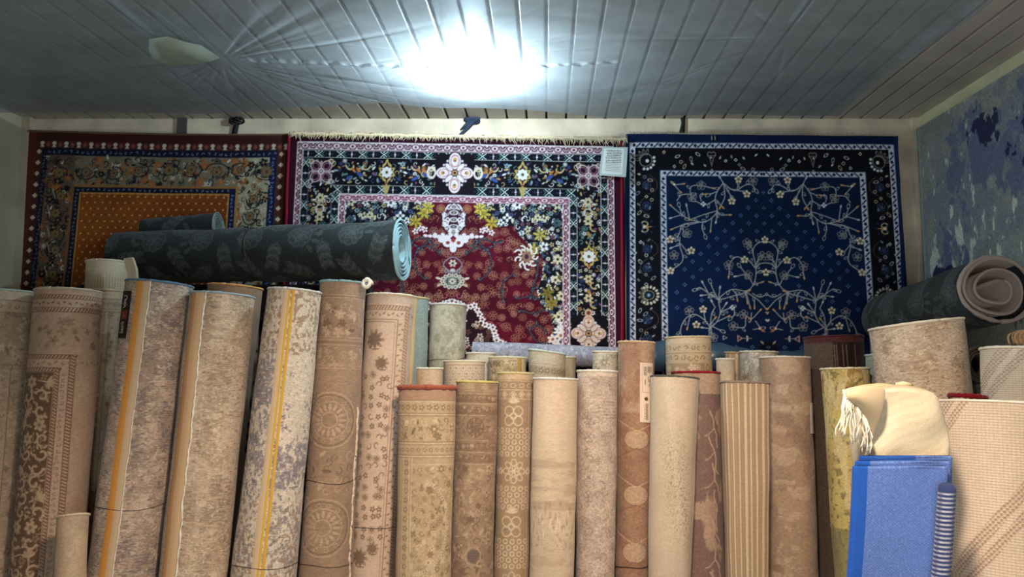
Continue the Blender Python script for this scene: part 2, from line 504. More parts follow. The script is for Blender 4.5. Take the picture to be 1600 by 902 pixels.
H = CEIL - EYE.z
SAG = .055
def at_h(px, py, h=None):
    """where the ray of a pixel meets the sheet's height"""
    h = (H - SAG) if h is None else h
    v = (451.0 - py) / F
    dy = math.cos(PITCH) - v * math.sin(PITCH); dz = math.sin(PITCH) + v * math.cos(PITCH)
    Y = h / dz * dy
    return P(px, py, Y)
XS0, XS1 = XL - .02, 1.74
hub = at_h(345, 92)
hub2 = at_h(690, 70)
crease = at_h(250, 60); crease0 = at_h(150, -20)
edge_px = [(-60, 176), (330, 178), (400, 172), (500, 163), (600, 155), (660, 159), (820, 163), (900, 174), (950, 182), (1060, 181), (1230, 181), (1345, 180)]
ex = [at_h(a, b).x for a, b in edge_px]; ey = [min(at_h(a, b).y, WALL - .02) for a, b in edge_px]
NX, NY = 620, 520
s_ = np.linspace(0, 1, NX)[None, :]; t_ = np.linspace(0, 1, NY)[:, None]
X = XS0 + (XS1 - XS0) * s_ + 0 * t_
Yb = np.interp(X[0], ex, ey)[None, :]
Ys = .4 + (Yb - .4) * t_
X = X + .02 * np.sin(Ys * 5.0) * s_ ** 8
r2 = np.random.default_rng(3)
Z = np.full_like(X, CEIL - SAG)
Z -= .050 * np.exp(-((X - BULB_AT.x) / .75) ** 2 - ((Ys - BULB_AT.y) / .6) ** 2)
Z += .028 * (fbm(NY, NX, 150, 110, 3, r2) - .5)
Z += .008 * (fbm(NY, NX, 26, 60, 3, r2) - .5)
def ridges(cx, cy, n, amp, r0, r1, seed, a_lo=-4, a_hi=4, sharp=2):
    dx, dy = X - cx, Ys - cy; r = np.sqrt(dx * dx + dy * dy) + 1e-4; a = np.arctan2(dy, dx)
    q = np.random.default_rng(seed); g = np.zeros_like(X)
    for i in range(n):
        a0 = q.uniform(a_lo, a_hi); wd = q.uniform(.012, .035); L = q.uniform(r1 * .4, r1)
        da = np.abs((a - a0 + math.pi) % (2 * math.pi) - math.pi)
        g += q.uniform(.4, 1) * np.exp(-(da / wd) ** 2) * np.clip((r - r0) / r0, 0, 1) * np.exp(-(r / L) ** 2)
    return amp * g
Z -= ridges(hub.x, hub.y, 26, .008, .08, .9, 5, -2.0, .9)
Z -= ridges(hub.x, hub.y, 14, .005, .08, .6, 6, .9, 3.0)
Z -= ridges(hub2.x, hub2.y, 20, .004, .08, .7, 8, -3.1, 3.1)
hub3 = at_h(1230, 60); Z -= ridges(hub3.x, hub3.y, 12, .004, .1, .8, 9, -3.1, 3.1)
# long folds
def fold(a, b, amp, wd):
    d = Vector((b.x - a.x, b.y - a.y)); L = d.length; d /= L
    u = (X - a.x) * d.x + (Ys - a.y) * d.y; w = -(X - a.x) * d.y + (Ys - a.y) * d.x
    return amp * np.exp(-(w / wd) ** 2) * np.clip(u / .05, 0, 1) * np.clip((L - u) / .1, 0, 1)
Z -= fold(crease0, crease, .02, .02)
Z -= fold(at_h(1235, 40), at_h(1285, -30), .016, .012)
Z -= fold(at_h(1500, 30), at_h(1560, -25), .02, .02)
Z -= fold(at_h(1405, 95), at_h(1500, 25), .012, .02)
# the stitched row of puckers
ya = at_h(350, 90).y; yb_ = at_h(1000, 86).y
xa, xb = at_h(350, 90).x, at_h(1000, 86).x
yl = ya + (X - xa) / (xb - xa) * (yb_ - ya)
puck = np.exp(-((Ys - yl) / .012) ** 2) * np.clip((X - xa) / .05, 0, 1) * np.clip((xb - X) / .2, 0, 1)
Z -= puck * .010 * (.4 + np.sin(X * 70) * np.sin(X * 23.7 + 1))
# hem hangs a little
Z = np.minimum(Z, CEIL - .006)
V = np.stack([X, Ys + 0 * X, Z], -1).reshape(-1, 3)
sheet = mesh_obj('plastic_sheet', V, grid_faces(NY, NX), M_SHEET, origin=(0, 2.5, CEIL - SAG))
tag(sheet, 'cloudy wrinkled plastic sheet stretched below the planked ceiling', 'plastic sheet')
# the pale torn pocket hanging from it
pts = [(232, 78), (233, 62), (245, 58), (262, 58), (290, 64), (315, 72), (345, 90), (328, 97), (300, 101), (270, 104), (250, 97), (238, 90)]
ctr = at_h(280, 82, H - SAG - .075)
ring = [at_h(a, b, H - SAG - .045) for a, b in pts]
V = [ctr]; Fc = []
K = 5
for j in range(1, K + 1):
    t = j / K
    for i, p in enumerate(ring):
        q = ctr.lerp(p, t); q.z = ctr.z + (p.z - ctr.z) * t ** 2.2 + .004 * math.sin(i * 2.7) * t; V.append(q)
n = len(ring)
for i in range(n): Fc.append((0, 1 + i, 1 + (i + 1) % n))
for j in range(K - 1):
    for i in range(n): Fc.append((1 + j * n + i, 1 + (j + 1) * n + i, 1 + (j + 1) * n + (i + 1) % n, 1 + j * n + (i + 1) % n))
pk = mesh_obj('torn_pocket', V, Fc, M_SHEET2, origin=sheet.location); pk.parent = sheet; pk.location = (0, 0, 0)
pk['label'] = 'pale greenish torn pocket of the sheet'

# ------------------------------------------------------------------ the bulb behind the sheet
def glow(name, color, strength):
    m, nt, b = new_mat(name)
    b.inputs['Base Color'].default_value = (1, 1, 1, 1)
    b.inputs['Emission Color'].default_value = (*color, 1); b.inputs['Emission Strength'].default_value = strength
    return m
BR = .042
root = empty('ceiling_bulb', BULB_AT + Vector((0, 0, BR)), 'glaring cool white bulb shining through the plastic sheet', 'light bulb')
m = MB(); V = []; Fc = []
prof = [(0, -BR), (.4, -.92 * BR), (.75, -.66 * BR), (.97, -.25 * BR), (1, .05 * BR), (.93, .4 * BR), (.7, .8 * BR), (.4, 1.1 * BR), (.33, 1.25 * BR)]
for r, z in prof:
    for k in range(20):
        a = k * math.pi / 10; V.append(BULB_AT + Vector((math.cos(a) * max(r, .02) * BR, math.sin(a) * max(r, .02) * BR, z)))
for i in range(len(prof) - 1):
    for k in range(20): Fc.append((i * 20 + k, i * 20 + (k + 1) % 20, i * 20 + 20 + (k + 1) % 20, i * 20 + 20 + k))
Fc.append(tuple(range(20)))
m.add(V, Fc)
area_b = 4 * math.pi * BR * BR
m.build('glass', glow('bulb_light', (.70, .88, 1.0), BULB_POWER / (math.pi * area_b) * 1.0), root)
MB().tube([BULB_AT + Vector((0, 0, BR * 1.2)), BULB_AT + Vector((0, 0, max(BR * 1.3, CEIL - BULB_AT.z)))], BR * .4, 12).build('socket', M_METAL, root)

# ------------------------------------------------------------------ the three hung carpets
RR = random.Random(11)
def hung(x0, ytop, wpx, hpx, cv, yw, dens=1.0, low=0.0, slope=0.0, sag=None, mirror_at=None, left_lean=0.0, right_lean=0.0):
    """grid of knots in front of the back wall. cv is in picture-sized units, mirrored past mirror_at"""
    xw0 = P(x0, ytop, yw).x; xw1 = P(x0 + wpx, ytop, yw).x
    nc = int(wpx / dens) + 1
    vis = int(hpx / dens) + 1
    v = np.concatenate([np.arange(vis) * dens, hpx + np.arange(1, int((low) / 5) + 1) * 5.0])
    u = np.linspace(0, wpx, nc)
    U, Vv = np.meshgrid(u, v)
    zt = P(x0 + wpx / 2, ytop, yw).z
    zrow = np.array([P(x0 + wpx / 2, ytop + q, yw).z for q in v])
    k = PXM(x0 + wpx / 2, ytop, yw)
    X = xw0 + (xw1 - xw0) * U / wpx + (left_lean * (1 - U / wpx) + right_lean * U / wpx) * Vv * k
    Z = zrow[:, None] - slope * k * U / wpx
    if sag is not None: Z = Z - k * sag(U) * np.clip(1 - Vv / 500, 0, 1)
    q = np.random.default_rng(int(x0))
    rip = .005 * np.sin(U / 41.0 + Vv / 160.0) * np.clip(Vv / 200, 0, 1) + .003 * np.sin(U / 17.0 + 1.3)
    Y = yw + rip
    Vm = Vv if mirror_at is None else np.where(Vv > mirror_at, 2 * mirror_at - Vv, Vv)
    C = cv.sample(U, np.abs(Vm))
    front = np.stack([X, Y, Z], -1).reshape(-1, 3)
    nr = len(v)
    # backing: a coarse second skin 9 mm behind, closed round the rim
    Fc = grid_faces(nr, nc)[:, ::-1]
    rim = [j for j in range(nc)] + [i * nc + nc - 1 for i in range(1, nr)] + [(nr - 1) * nc + j for j in range(nc - 2, -1, -1)] + [i * nc for i in range(nr - 2, 0, -1)]
    rim = np.array(rim)
    back = front[rim] + np.array([0, .009, 0])
    o = len(front); m = len(rim)
    side = np.stack([rim, np.roll(rim, -1), o + (np.arange(m) + 1) % m, o + np.arange(m)], -1)
    allV = np.concatenate([front, back]); allC = np.concatenate([C.reshape(-1, 3), C.reshape(-1, 3)[rim]])
    return allV, np.concatenate([Fc[:, ::-1][:, ::-1], side]), allC, dict(zt=zt, xw0=xw0, xw1=xw1, k=k)

# ---- centre: red Persian carpet
def band_curls(cv, x0, y0, x1, y1, ground, c, horiz=True, step=24):
    cv.rect(x0, y0, x1, y1, ground)
    L = (x1 - x0) if horiz else (y1 - y0); T = (y1 - y0) if horiz else (x1 - x0)
    n = max(1, round(L / step)); st = L / n
    for i in range(n):
        s = (i + .5) * st
        def Q(a, b): return (x0 + a, y0 + b) if horiz else (x0 + b, y0 + a)
        x, y = Q(s, T * .5)
        cv.ell(x, y, *( (st * .24, T * .36) if horiz else (T * .36, st * .24)), c, ring=1.1)
        cv.ell(x, y, T * .16, T * .16, c)
        for sg in (-1, 1):
            cv.line([Q(s + sg * st * .26, T * .2), Q(s + sg * st * .36, T * .8), Q(s + sg * st * .44, T * .3), Q(s + sg * st * .5, T * .6)], 1.0, c)
            px, py = Q(s + sg * st * .37, T * .28); cv.ell(px, py, 1.5, 1.5, c); px, py = Q(s + sg * st * .45, T * .78); cv.ell(px, py, 1.5, 1.2, c)
            px, py = Q(s + sg * st * .12, T * .82); cv.ell(px, py, 1.2, 1.2, c)
def band_x(cv, x0, y0, x1, y1, horiz=True, step=16.5):
    cv.rect(x0, y0, x1, y1, (16, 17, 24))
    L = (x1 - x0) if horiz else (y1 - y0); T = (y1 - y0) if horiz else (x1 - x0)
    n = max(2, round(L / step)); st = L / n
    def Q(a, b): return (x0 + a, y0 + b) if horiz else (x0 + b, y0 + a)
    for i in range(n):
        s = (i + .5) * st
        if i % 2 == 0:
            for sg in (-1, 1):
                cv.line([Q(s - st * .34, T * (.5 - .4 * sg)), Q(s + st * .34, T * (.5 + .4 * sg))], 1.4, (196, 220, 214))
                cv.line([Q(s - st * .5, T * (.5 - .3 * sg)), Q(s - st * .3, T * .5)], .8, (110, 160, 155))
            x, y = Q(s, T * .12); cv.ell(x, y, 1.2, 1.2, (200, 205, 200)); x, y = Q(s, T * .88); cv.ell(x, y, 1.2, 1.2, (200, 205, 200))
        else:
            x, y = Q(s, T * .5); cv.diamond(x, y, 2.0, (225, 220, 225)); a = Q(s, T * .15); b = Q(s, T * .85); cv.line([a, b], 1.3, (215, 210, 215))
            for sg in (-1, 1):
                x, y = Q(s + sg * st * .3, T * .5); cv.ell(x, y, 1.6, 1.6, (40, 48, 80))
    for w in (0, T): cv.line([Q(0, w), Q(L, w)], .8, (190, 195, 190))
def gold_rosette(cv, x, y, sx=12, sy=23, g=(190, 168, 98)):
    out = [(0, -sy), (3, -sy * .66), (sx * .62, -sx * .95), (sx * .55, -sx * .6), (sx * 1.1, -sx * .62), (sx * .86, -sx * .1), (sx * 1.12, sx * .45), (sx * .6, sx * .62), (sx * .5, sx * 1.05), (3, sx * 1.15), (0, sy)]
    pts = [(x + a, y + b) for a, b in out] + [(x - a, y + b) for a, b in out[::-1][1:-1]]
    cv.poly([(x + (px - x) * 1.18, y + (py - y) * 1.1) for px, py in pts], (22, 16, 24)); cv.poly(pts, g)
    cv.poly([(x + (px - x) * .72, y + (py - y) * .72) for px, py in pts], (52, 18, 34))
    cv.flower(x, y, sx * .72, 8, (238, 234, 230), (150, 130, 90), fat=1.2); cv.ell(x, y, 2.2, 2.2, (90, 80, 60))
    cv.line([(x - 3, y - sy * .55), (x, y - sy * .8), (x + 3, y - sy * .55)], 1.1, g); cv.ell(x, y + sy * .72, 1.6, 2, (160, 60, 60))
def big_lotus(cv, x, y, sx=28, sy=31, w=(240, 225, 228)):
    for ax, ay in ((0, -1), (0, 1), (-1, 0), (1, 0)):
        L = sy if ay else sx
        px, py = x + ax * L * .6, y + ay * L * .6
        rx, ry = (9.0, L * .42) if ay else (L * .42, 9.0)
        cv.ell(px, py, rx + 1.5, ry + 1.5, (40, 18, 30)); cv.ell(px, py, rx, ry, w)
        cv.ell(px, py, rx * .68, ry * .68, (190, 120, 110), ring=1.2)
        cv.ell(px + ax * 2, py + ay * 2, 3.0, 3.4, (205, 165, 90)); cv.ell(px, py, 1.3, 1.3, (90, 20, 40))
    for i in range(4):
        a = math.pi / 4 + i * math.pi / 2
        cv.leaf(x + math.cos(a) * 5, y + math.sin(a) * 5, 15, 7, a, w, (60, 25, 40))
    for i in range(16):
        a = i * math.pi / 8 + .2; cv.ell(x + math.cos(a) * sx * .72, y + math.sin(a) * sy * .72, 1.8, 1.8, (235, 215, 220))
    cv.ell(x, y, 4, 4, (200, 160, 90)); cv.ell(x, y, 2, 2, (60, 20, 40))
def corner_flower(cv, x, y, r=19):
    for i in range(4):
        a = math.pi / 4 + i * math.pi / 2; px, py = x + math.cos(a) * r * .62, y + math.sin(a) * r * .62
        cv.ell(px, py, 9.6, 8.4, (196, 176, 174), a); cv.ell(px, py, 7.6, 6.4, (40, 18, 32), a); cv.ell(px, py, 5.4, 4.2, (160, 110, 125), a, ring=1.3)
        cv.ell(x + math.cos(a) * r * 1.15, y + math.sin(a) * r * 1.15, 3.4, 3.4, (215, 205, 195), ring=1.4)
    for i in range(4):
        a = i * math.pi / 2; cv.leaf(x + math.cos(a) * 4, y + math.sin(a) * 4, 13, 4.5, a, (190, 160, 165))
    cv.ell(x, y, 4.5, 4.5, (230, 215, 215), ring=1.4); cv.ell(x, y, 1.8, 1.8, (210, 200, 200))
FLO = [(225, 222, 212), (200, 182, 120), (150, 170, 170), (62, 74, 130), (180, 130, 80), (215, 205, 170), (120, 80, 110), (95, 135, 130), (235, 232, 228)]
def persian():
    W, Hh = 524, 350
    cv = Cv(W, Hh, 1.7, (118, 18, 42))
    c = W / 2.0
    # field
    MAR = (72, 8, 26)
    cv.rect(0, 0, W, Hh, MAR); cv.blotch((66, 8, 24), .52, 60, 60, 3, .2, 5, .8); cv.blotch((104, 10, 36), .57, 40, 40, 3, .2, 6, .6)
    R = random.Random(4)
    TAN = [(150, 104, 80), (132, 84, 66), (160, 118, 94)]
    for gx in range(17):
        for gy in range(14):
            x = c + 4 + gx * 15 + (7 if gy % 2 else 0) + R.uniform(-4.5, 4.5); y = 108 + gy * 17 + R.uniform(-6, 6)
            col = R.choice(TAN); r = R.uniform(4.6, 7.0); a0 = R.uniform(0, 6.28); n = R.choice((5, 6, 7))
            if R.random() < .22: 
                for q in range(3): cv.curl(x + q * 3 - 3, y, 4.2, col, .8, a0 + q * 2, .8)
                continue
            for q in range(n):
                a = a0 + q * 6.283 / n; cv.ell(x + math.cos(a) * r * .62, y + math.sin(a) * r * .62, r * .38, r * .26, col, a, ring=.75)
            cv.ell(x, y, r * .28, r * .28, col, ring=.8)
            for q in range(n):
                a = a0 + (q + .5) * 6.283 / n; cv.line([(x + math.cos(a) * r * .5, y + math.sin(a) * r * .5), (x + math.cos(a) * r * 1.25, y + math.sin(a) * r * 1.25)], .7, col)
            if R.random() < .5: cv.curve([(x, y), (x + R.uniform(4, 9), y + R.uniform(-3, 6)), (x + R.uniform(8, 13), y + R.uniform(2, 9))], .8, col)
    # dark blue vines
    V1 = [(c + 20, 182), (c + 34, 170), (c + 48, 172), (c + 57, 182), (c + 56, 205), (c + 42, 222)]
    for pts in (V1, [(c + 30, 168), (c + 38, 160), (c + 50, 158), (c + 62, 162), (c + 74, 160)], [(c + 38, 162), (c + 50, 172), (c + 60, 168)],
                [(c + 112, 178), (c + 126, 190), (c + 129, 210), (c + 120, 235), (c + 124, 252)],
                [(c + 92, 212), (c + 78, 222), (c + 74, 240), (c + 80, 256)],
                [(c + 134, 212), (c + 150, 222), (c + 156, 240), (c + 148, 260), (c + 124, 272), (c + 104, 268)],
                [(c + 126, 230), (c + 116, 250)], [(c + 98, 250), (c + 120, 246), (c + 140, 252), (c + 154, 246)],
                [(c + 130, 318), (c + 118, 300), (c + 128, 290), (c + 142, 300)], [(c + 120, 330), (c + 136, 318), (c + 150, 330)], [(c + 164, 290), (c + 170, 310), (c + 166, 330)]):
        cv.curve(pts, 2.6, (16, 18, 32)); cv.curve(pts, 1.0, (92, 98, 104))
        for p in smooth_pts(pts, 2)[::2]:
            cv.leaf(p[0], p[1], 6, 2.4, R.uniform(0, 6.2), (92, 100, 106), (16, 18, 32))
    # top pendant
    cv.rect(c, 101, c + 36, 112, (98, 14, 36))
    cv.ell(c, 126, 20, 26, (40, 14, 30)); cv.ell(c, 126, 17, 24, (232, 224, 222)); cv.ell(c + 2, 122, 11, 17, (58, 18, 38))
    for q in range(9):
        a = -1.5 + q * .38; cv.curl(c + math.cos(a) * 14, 127 + math.sin(a) * 20, 4.5, (232, 224, 222) if q % 2 else (90, 40, 60), 1.6, a, .8)
    for yy, rr in ((108, 5), (117, 7), (128, 6), (139, 8), (149, 5)):
        cv.ell(c, yy, rr, 4, (214, 208, 206)); cv.ell(c, yy, rr * .6, 2.4, (70, 70, 84)); cv.ell(c, yy, 1.6, 1.4, (190, 150, 110)); cv.curl(c + rr + 2, yy + 2, 3, (200, 190, 190), 1.2, 0, .8)
    cv.ell(c + 9, 128, 3.4, 4, (232, 224, 222)); cv.ell(c + 9, 128, 1.5, 2, (120, 60, 80))
    cv.ringflower(c + 20, 111, 7, (150, 95, 70), 7, 1.6); cv.ell(c + 20, 111, 3, 3, (150, 110, 70))
    cv.ell(c + 12, 133, 4, 4, (232, 224, 222), ring=2)
    for q in range(6): cv.leaf(c + 4 + q * 7, 157 - q * .6, 7, 7 - q * .5, -.2, (238, 226, 226))
    for q in range(5): cv.ell(c + 4 + q * 6, 152 + (q % 2) * 3, 3.4, 3.4, (238, 226, 226))
    cv.ell(c + 8, 164, 8, 7, (238, 228, 228)); cv.ell(c, 172, 5, 7, (238, 228, 228)); cv.ell(c + 8, 164, 3, 2.6, (150, 60, 60)); cv.ell(c + 18, 160, 5, 4, (238, 228, 228)); cv.ell(c, 160, 3, 3, (150, 60, 60))
    # lower palmette
    cv.ell(c, 224, 19, 13, (44, 20, 36))
    for q in range(15):
        a = q * .4189; cv.ell(c + math.cos(a) * 15, 224 + math.sin(a) * 9.5, 3.6, 3.0, (206, 204, 186), a); cv.ell(c + math.cos(a) * 15, 224 + math.sin(a) * 9.5, 1.5, 1.3, (120, 60, 60))
    for q in range(5):
        cv.line([(c - 10 + q * 5, 217), (c - 10 + q * 5, 231)], 1.2, (170, 178, 160)); cv.line([(c - 11, 218 + q * 3), (c + 11, 218 + q * 3)], .9, (150, 160, 146))
    cv.flower(c, 224, 5, 6, (216, 210, 190), (90, 50, 54)); cv.leaf(c + 17, 221, 9, 4, -.3, (215, 200, 170)); cv.leaf(c + 16, 228, 8, 4, .5, (190, 176, 146))
    cv.curve([(c, 212), (c + 8, 206), (c + 14, 198), (c + 8, 190), (c, 186)], 1.6, (130, 140, 146)); cv.flower(c, 196, 6, 6, (206, 198, 180), (80, 40, 50)); cv.flower(c + 9, 208, 4, 5, (150, 150, 150), (60, 30, 40)); cv.ell(c, 207, 4, 2.6, (200, 190, 180))
    cv.curl(c + 10, 246, 6, (200, 110, 120), 1.1, 0, .7); cv.curl(c + 20, 240, 5, (170, 120, 100), 1.0, 1, .7)
    # medallion below
    med = [(c, 252), (c + 12, 256), (c + 22, 262), (c + 34, 258), (c + 42, 272), (c + 50, 288), (c + 62, 292), (c + 66, 304), (c + 68, 312), (c + 80, 318), (c + 84, 330), (c + 92, 350), (c, 350)]
    cv.poly(med, (40, 16, 26)); cv.clip = None
    R2 = random.Random(9)
    for q in range(90):
        x = c + R2.uniform(0, 82); y = R2.uniform(262, 350)
        if y - 250 < (x - c) * .9: continue
        cv.flower(x, y, R2.uniform(3, 5.5), 5, R2.choice([(200, 180, 160), (120, 90, 60), (230, 226, 220), (90, 60, 50)]), (60, 30, 30), R2.uniform(0, 6))
    for (x, y), (x2, y2) in zip(med[:-2], med[1:-1]):
        for t in (0, .5):
            px, py = x + (x2 - x) * t, y + (y2 - y) * t + 3
            for q in range(5):
                a = q * 1.257 + x; cv.ell(px + math.cos(a) * 3.2, py + math.sin(a) * 3.0, 2.1, 1.8, (238, 232, 232), a)
            cv.ell(px, py, 2.0, 1.8, (110, 60, 54))
    # spandrel with dense blossoms
    sp = [(c + 33, 101), (c + 34, 122), (c + 50, 128), (c + 62, 138), (c + 90, 136), (c + 100, 150), (c + 112, 162), (c + 128, 168), (c + 136, 186), (c + 136, 215), (c + 128, 238), (c + 136, 262), (c + 150, 275), (c + 152, 300), (c + 142, 320), (c + 150, 350), (W, 350), (W, 101)]
    m = Cv(W, Hh, 1.7, (0, 0, 0)); m.poly(sp, (1, 1, 1)); msk = m.a[..., 0]
    cv.clip = msk
    cv.rect(0, 0, W, Hh, (18, 16, 26))
    cv.scatter(c + 20, 98, W, 350, [(232, 230, 224), (222, 214, 180), (140, 160, 160), (190, 175, 120), (70, 80, 120), (130, 80, 100), (236, 234, 232)], 7.6, 4.2, R, 'fflfclo', (30, 22, 30))
    cv.scatter(c + 20, 98, W, 350, [(236, 234, 230), (220, 210, 170), (60, 90, 100)], 19, 6.8, R, 'ffc', (60, 40, 50))
    cv.clip = None
    for x, y, col in ((c + 46, 118, (196, 170, 70)), (c + 58, 132, (190, 160, 60)), (c + 40, 110, (205, 180, 80)), (c + 132, 150, (190, 172, 90)), (c + 122, 172, (186, 166, 80)), (c + 144, 240, (130, 115, 50)), (c + 150, 256, (150, 130, 60))):
        for q in range(6): cv.leaf(x, y, 11, 4, q * 1.05 + x, col, (60, 50, 20))
    for x, y in ((c + 50, 142), (c + 58, 147), (c + 44, 144)): cv.flower(x, y, 5, 5, (240, 228, 228), (160, 60, 70))
    for q in range(9):
        a = q * .7; cv.curl(c + 112 + math.cos(a) * 12, 184 + math.sin(a) * 14, 5 + q % 3, (232, 228, 222), 2.6, a, .7); cv.leaf(c + 112 + math.cos(a) * 7, 184 + math.sin(a) * 8, 5, 3, a + .8, (210, 190, 160))
    cv.ell(c + 112, 184, 7, 8, (150, 110, 90)); cv.ell(c + 112, 184, 3, 4, (60, 40, 50))
    for q in range(8):
        cv.curl(c + 163 + math.sin(q) * 6, 282 + q * 6, 6, (238, 232, 232), 2.6, q, .7)
    for x, y in ((c + 152, 312), (c + 164, 306), (c + 158, 324), (c + 170, 330)): cv.flower(x, y, 8, 6, (235, 222, 210), (160, 90, 70), x)
    # borders (drawn on the right half, then mirrored)
    fx = c + 168
    for kk in (0,):
        pass
    # horizontal bands
    cv.rect(c, 0, W, 10, (46, 10, 28)); cv.rect(W - 16, 0, W, Hh, (56, 10, 28))
    cv.rect(c, 34, W - 16, 90, (14, 12, 20)); cv.rect(W - 85, 22, W - 16, Hh, (14, 12, 20))
    BC = FLO + [(20, 18, 26)]
    cv.scatter(c, 37, W - 37, 77, BC, 7.4, 4.2, R, 'flcldocl', (30, 24, 36)); cv.scatter(W - 71, 60, W - 37, Hh, BC, 7.4, 4.2, R, 'flcldocl', (30, 24, 36))
    for xx in (c + 48, c + 150):
        for sg in (-1, 1):
            cv.curl(xx + sg * 10, 46, 9, (210, 190, 140), 2.2, 0 if sg > 0 else 3.1, .5, sg); cv.leaf(xx + sg * 8, 62, 12, 5, .5 * sg, (60, 84, 150)); cv.leaf(xx + sg * 4, 56, 10, 4, -.8, (190, 120, 60))
    for yy in (105, 135, 225, 255):
        cv.curl(W - 48, yy, 8, (205, 170, 120), 2.2, 1.2, .5); cv.leaf(W - 58, yy + 8, 11, 5, 1, (170, 130, 70)); cv.flower(W - 56, yy - 8, 7, 6, (210, 195, 150), (50, 40, 50))
    band_x(cv, c, 23, W - 25, 34); band_x(cv, W - 36, 34, W - 25, Hh, False)
    band_x(cv, c, 77, W - 73, 90); band_x(cv, W - 84, 90, W - 73, Hh, False)
    band_curls(cv, c, 10, W - 16, 22, (224, 208, 210), (84, 34, 52)); band_curls(cv, W - 26, 22, W - 16, Hh, (224, 208, 210), (84, 34, 52), False)
    band_curls(cv, c, 91, W - 85, 101, (230, 202, 208), (124, 50, 72)); band_curls(cv, W - 95, 101, W - 85, Hh, (226, 206, 210), (100, 40, 58), False)
    cv.line([(c, 10), (W - 16, 10), (W - 16, Hh)], 1.0, (236, 232, 232)); cv.line([(c, 90.5), (W - 84.5, 90.5), (W - 84.5, Hh)], 1.0, (238, 234, 234))
    gold_rosette(cv, c + 105, 56); cv.poly([(c + 99, 76), (c + 105, 96), (c + 111, 76)], (180, 160, 100)); gold_rosette(cv, W - 55, 182, 13, 20, (196, 168, 96))
    corner_flower(cv, W - 55, 56)
    cv.rect(c - 2, 26, c + 30, 89, (20, 14, 22)); big_lotus(cv, c, 55); 
    for sg in (1,): cv.ell(c + 36, 55, 6, 8, (235, 215, 200), ring=3)
    cv.rect(W - 82, 274, W - 28, 330, (16, 12, 18)); big_lotus(cv, W - 56, 302, 26, 28, (214, 196, 176)); cv.ell(W - 56, 270, 6, 6, (200, 170, 140)); cv.ell(W - 56, 270, 3, 3, (120, 50, 50))
    cv.ell(W - 56, 114, 6, 6, (215, 205, 190), ring=2)
    cv.mirror_x()
    cv.weave(.12, 5, 1.5)
    return cv
cv = persian()
CY = WALL - .056
V, Fc, C, info = hung(450, 211, 524, 345, cv, CY, 1.0, low=240, slope=9, mirror_at=345, left_lean=-.03, right_lean=.0)
org = Vector(((info['xw0'] + info['xw1']) / 2, CY, info['zt']))
root = empty('hanging_carpet', org, 'red floral carpet with a black flowered border and tasselled top edge', 'carpet')
mesh_obj('pile', V, Fc, M_WALLRUG, root, C)
def edge_tube(name, x0, y0, x1, y1, yw, rad, mat, parent, lean=0, n=24):
    pts = []
    for i in range(n + 1):
        t = i / n; p = P(x0 + (x1 - x0) * t, y0 + (y1 - y0) * t, yw); p.y = yw - .004 + .004 * math.sin(i * .9); pts.append(p)
    return MB().tube(pts, rad, 8).build(name, mat, parent)
M_REDBIND = solid((150, 18, 42)); M_NAVYBIND = solid((14, 34, 74)); M_MARBIND = solid((96, 18, 32))
edge_tube('side_binding', 452, 212, 440, 556, CY - .004, .007, M_REDBIND, root)
edge_tube('side_binding', 971, 222, 972, 556, CY - .004, .007, M_REDBIND, root)
# knotted fringe along its top edge
fr = MB(); R = random.Random(5)
M_FRINGE = cloth_mat('cotton_fringe', (216, 198, 162), scale=260, var=.25)
xp = 456.0
while xp < 981:
    yb0 = 211 + 9 * (xp - 450) / 524
    L = R.uniform(.016, .036) * (1.5 if R.random() < .18 else 1); a = R.uniform(-.9, .9)
    p = P(xp, yb0 - R.uniform(2, 5), CY - .012); p.y = CY - R.uniform(.006, .016)
    d = Vector((math.sin(a) * L * .7, -.004, -L))
    if R.random() < .12: d.z = abs(d.z) * .5
    q1 = p + d * .5 + Vector((R.uniform(-.003, .003), -.003, 0)); q2 = p + d + Vector((R.uniform(-.008, .008), 0, 0))
    fr.tube([p + Vector((0, .004, .004)), q1, q2], .0016, 4, [.0034, .0026, .0012])
    xp += R.uniform(.7, 1.4)
pts = [P(x, 208.5 + 9 * (x - 450) / 524 + .8 * math.sin(x * .21), CY - .010) for x in range(452, 982, 4)]
fr.tube(pts, .009, 6)
tag(fr.build('fringe', M_FRINGE, root), 'cream knotted fringe')

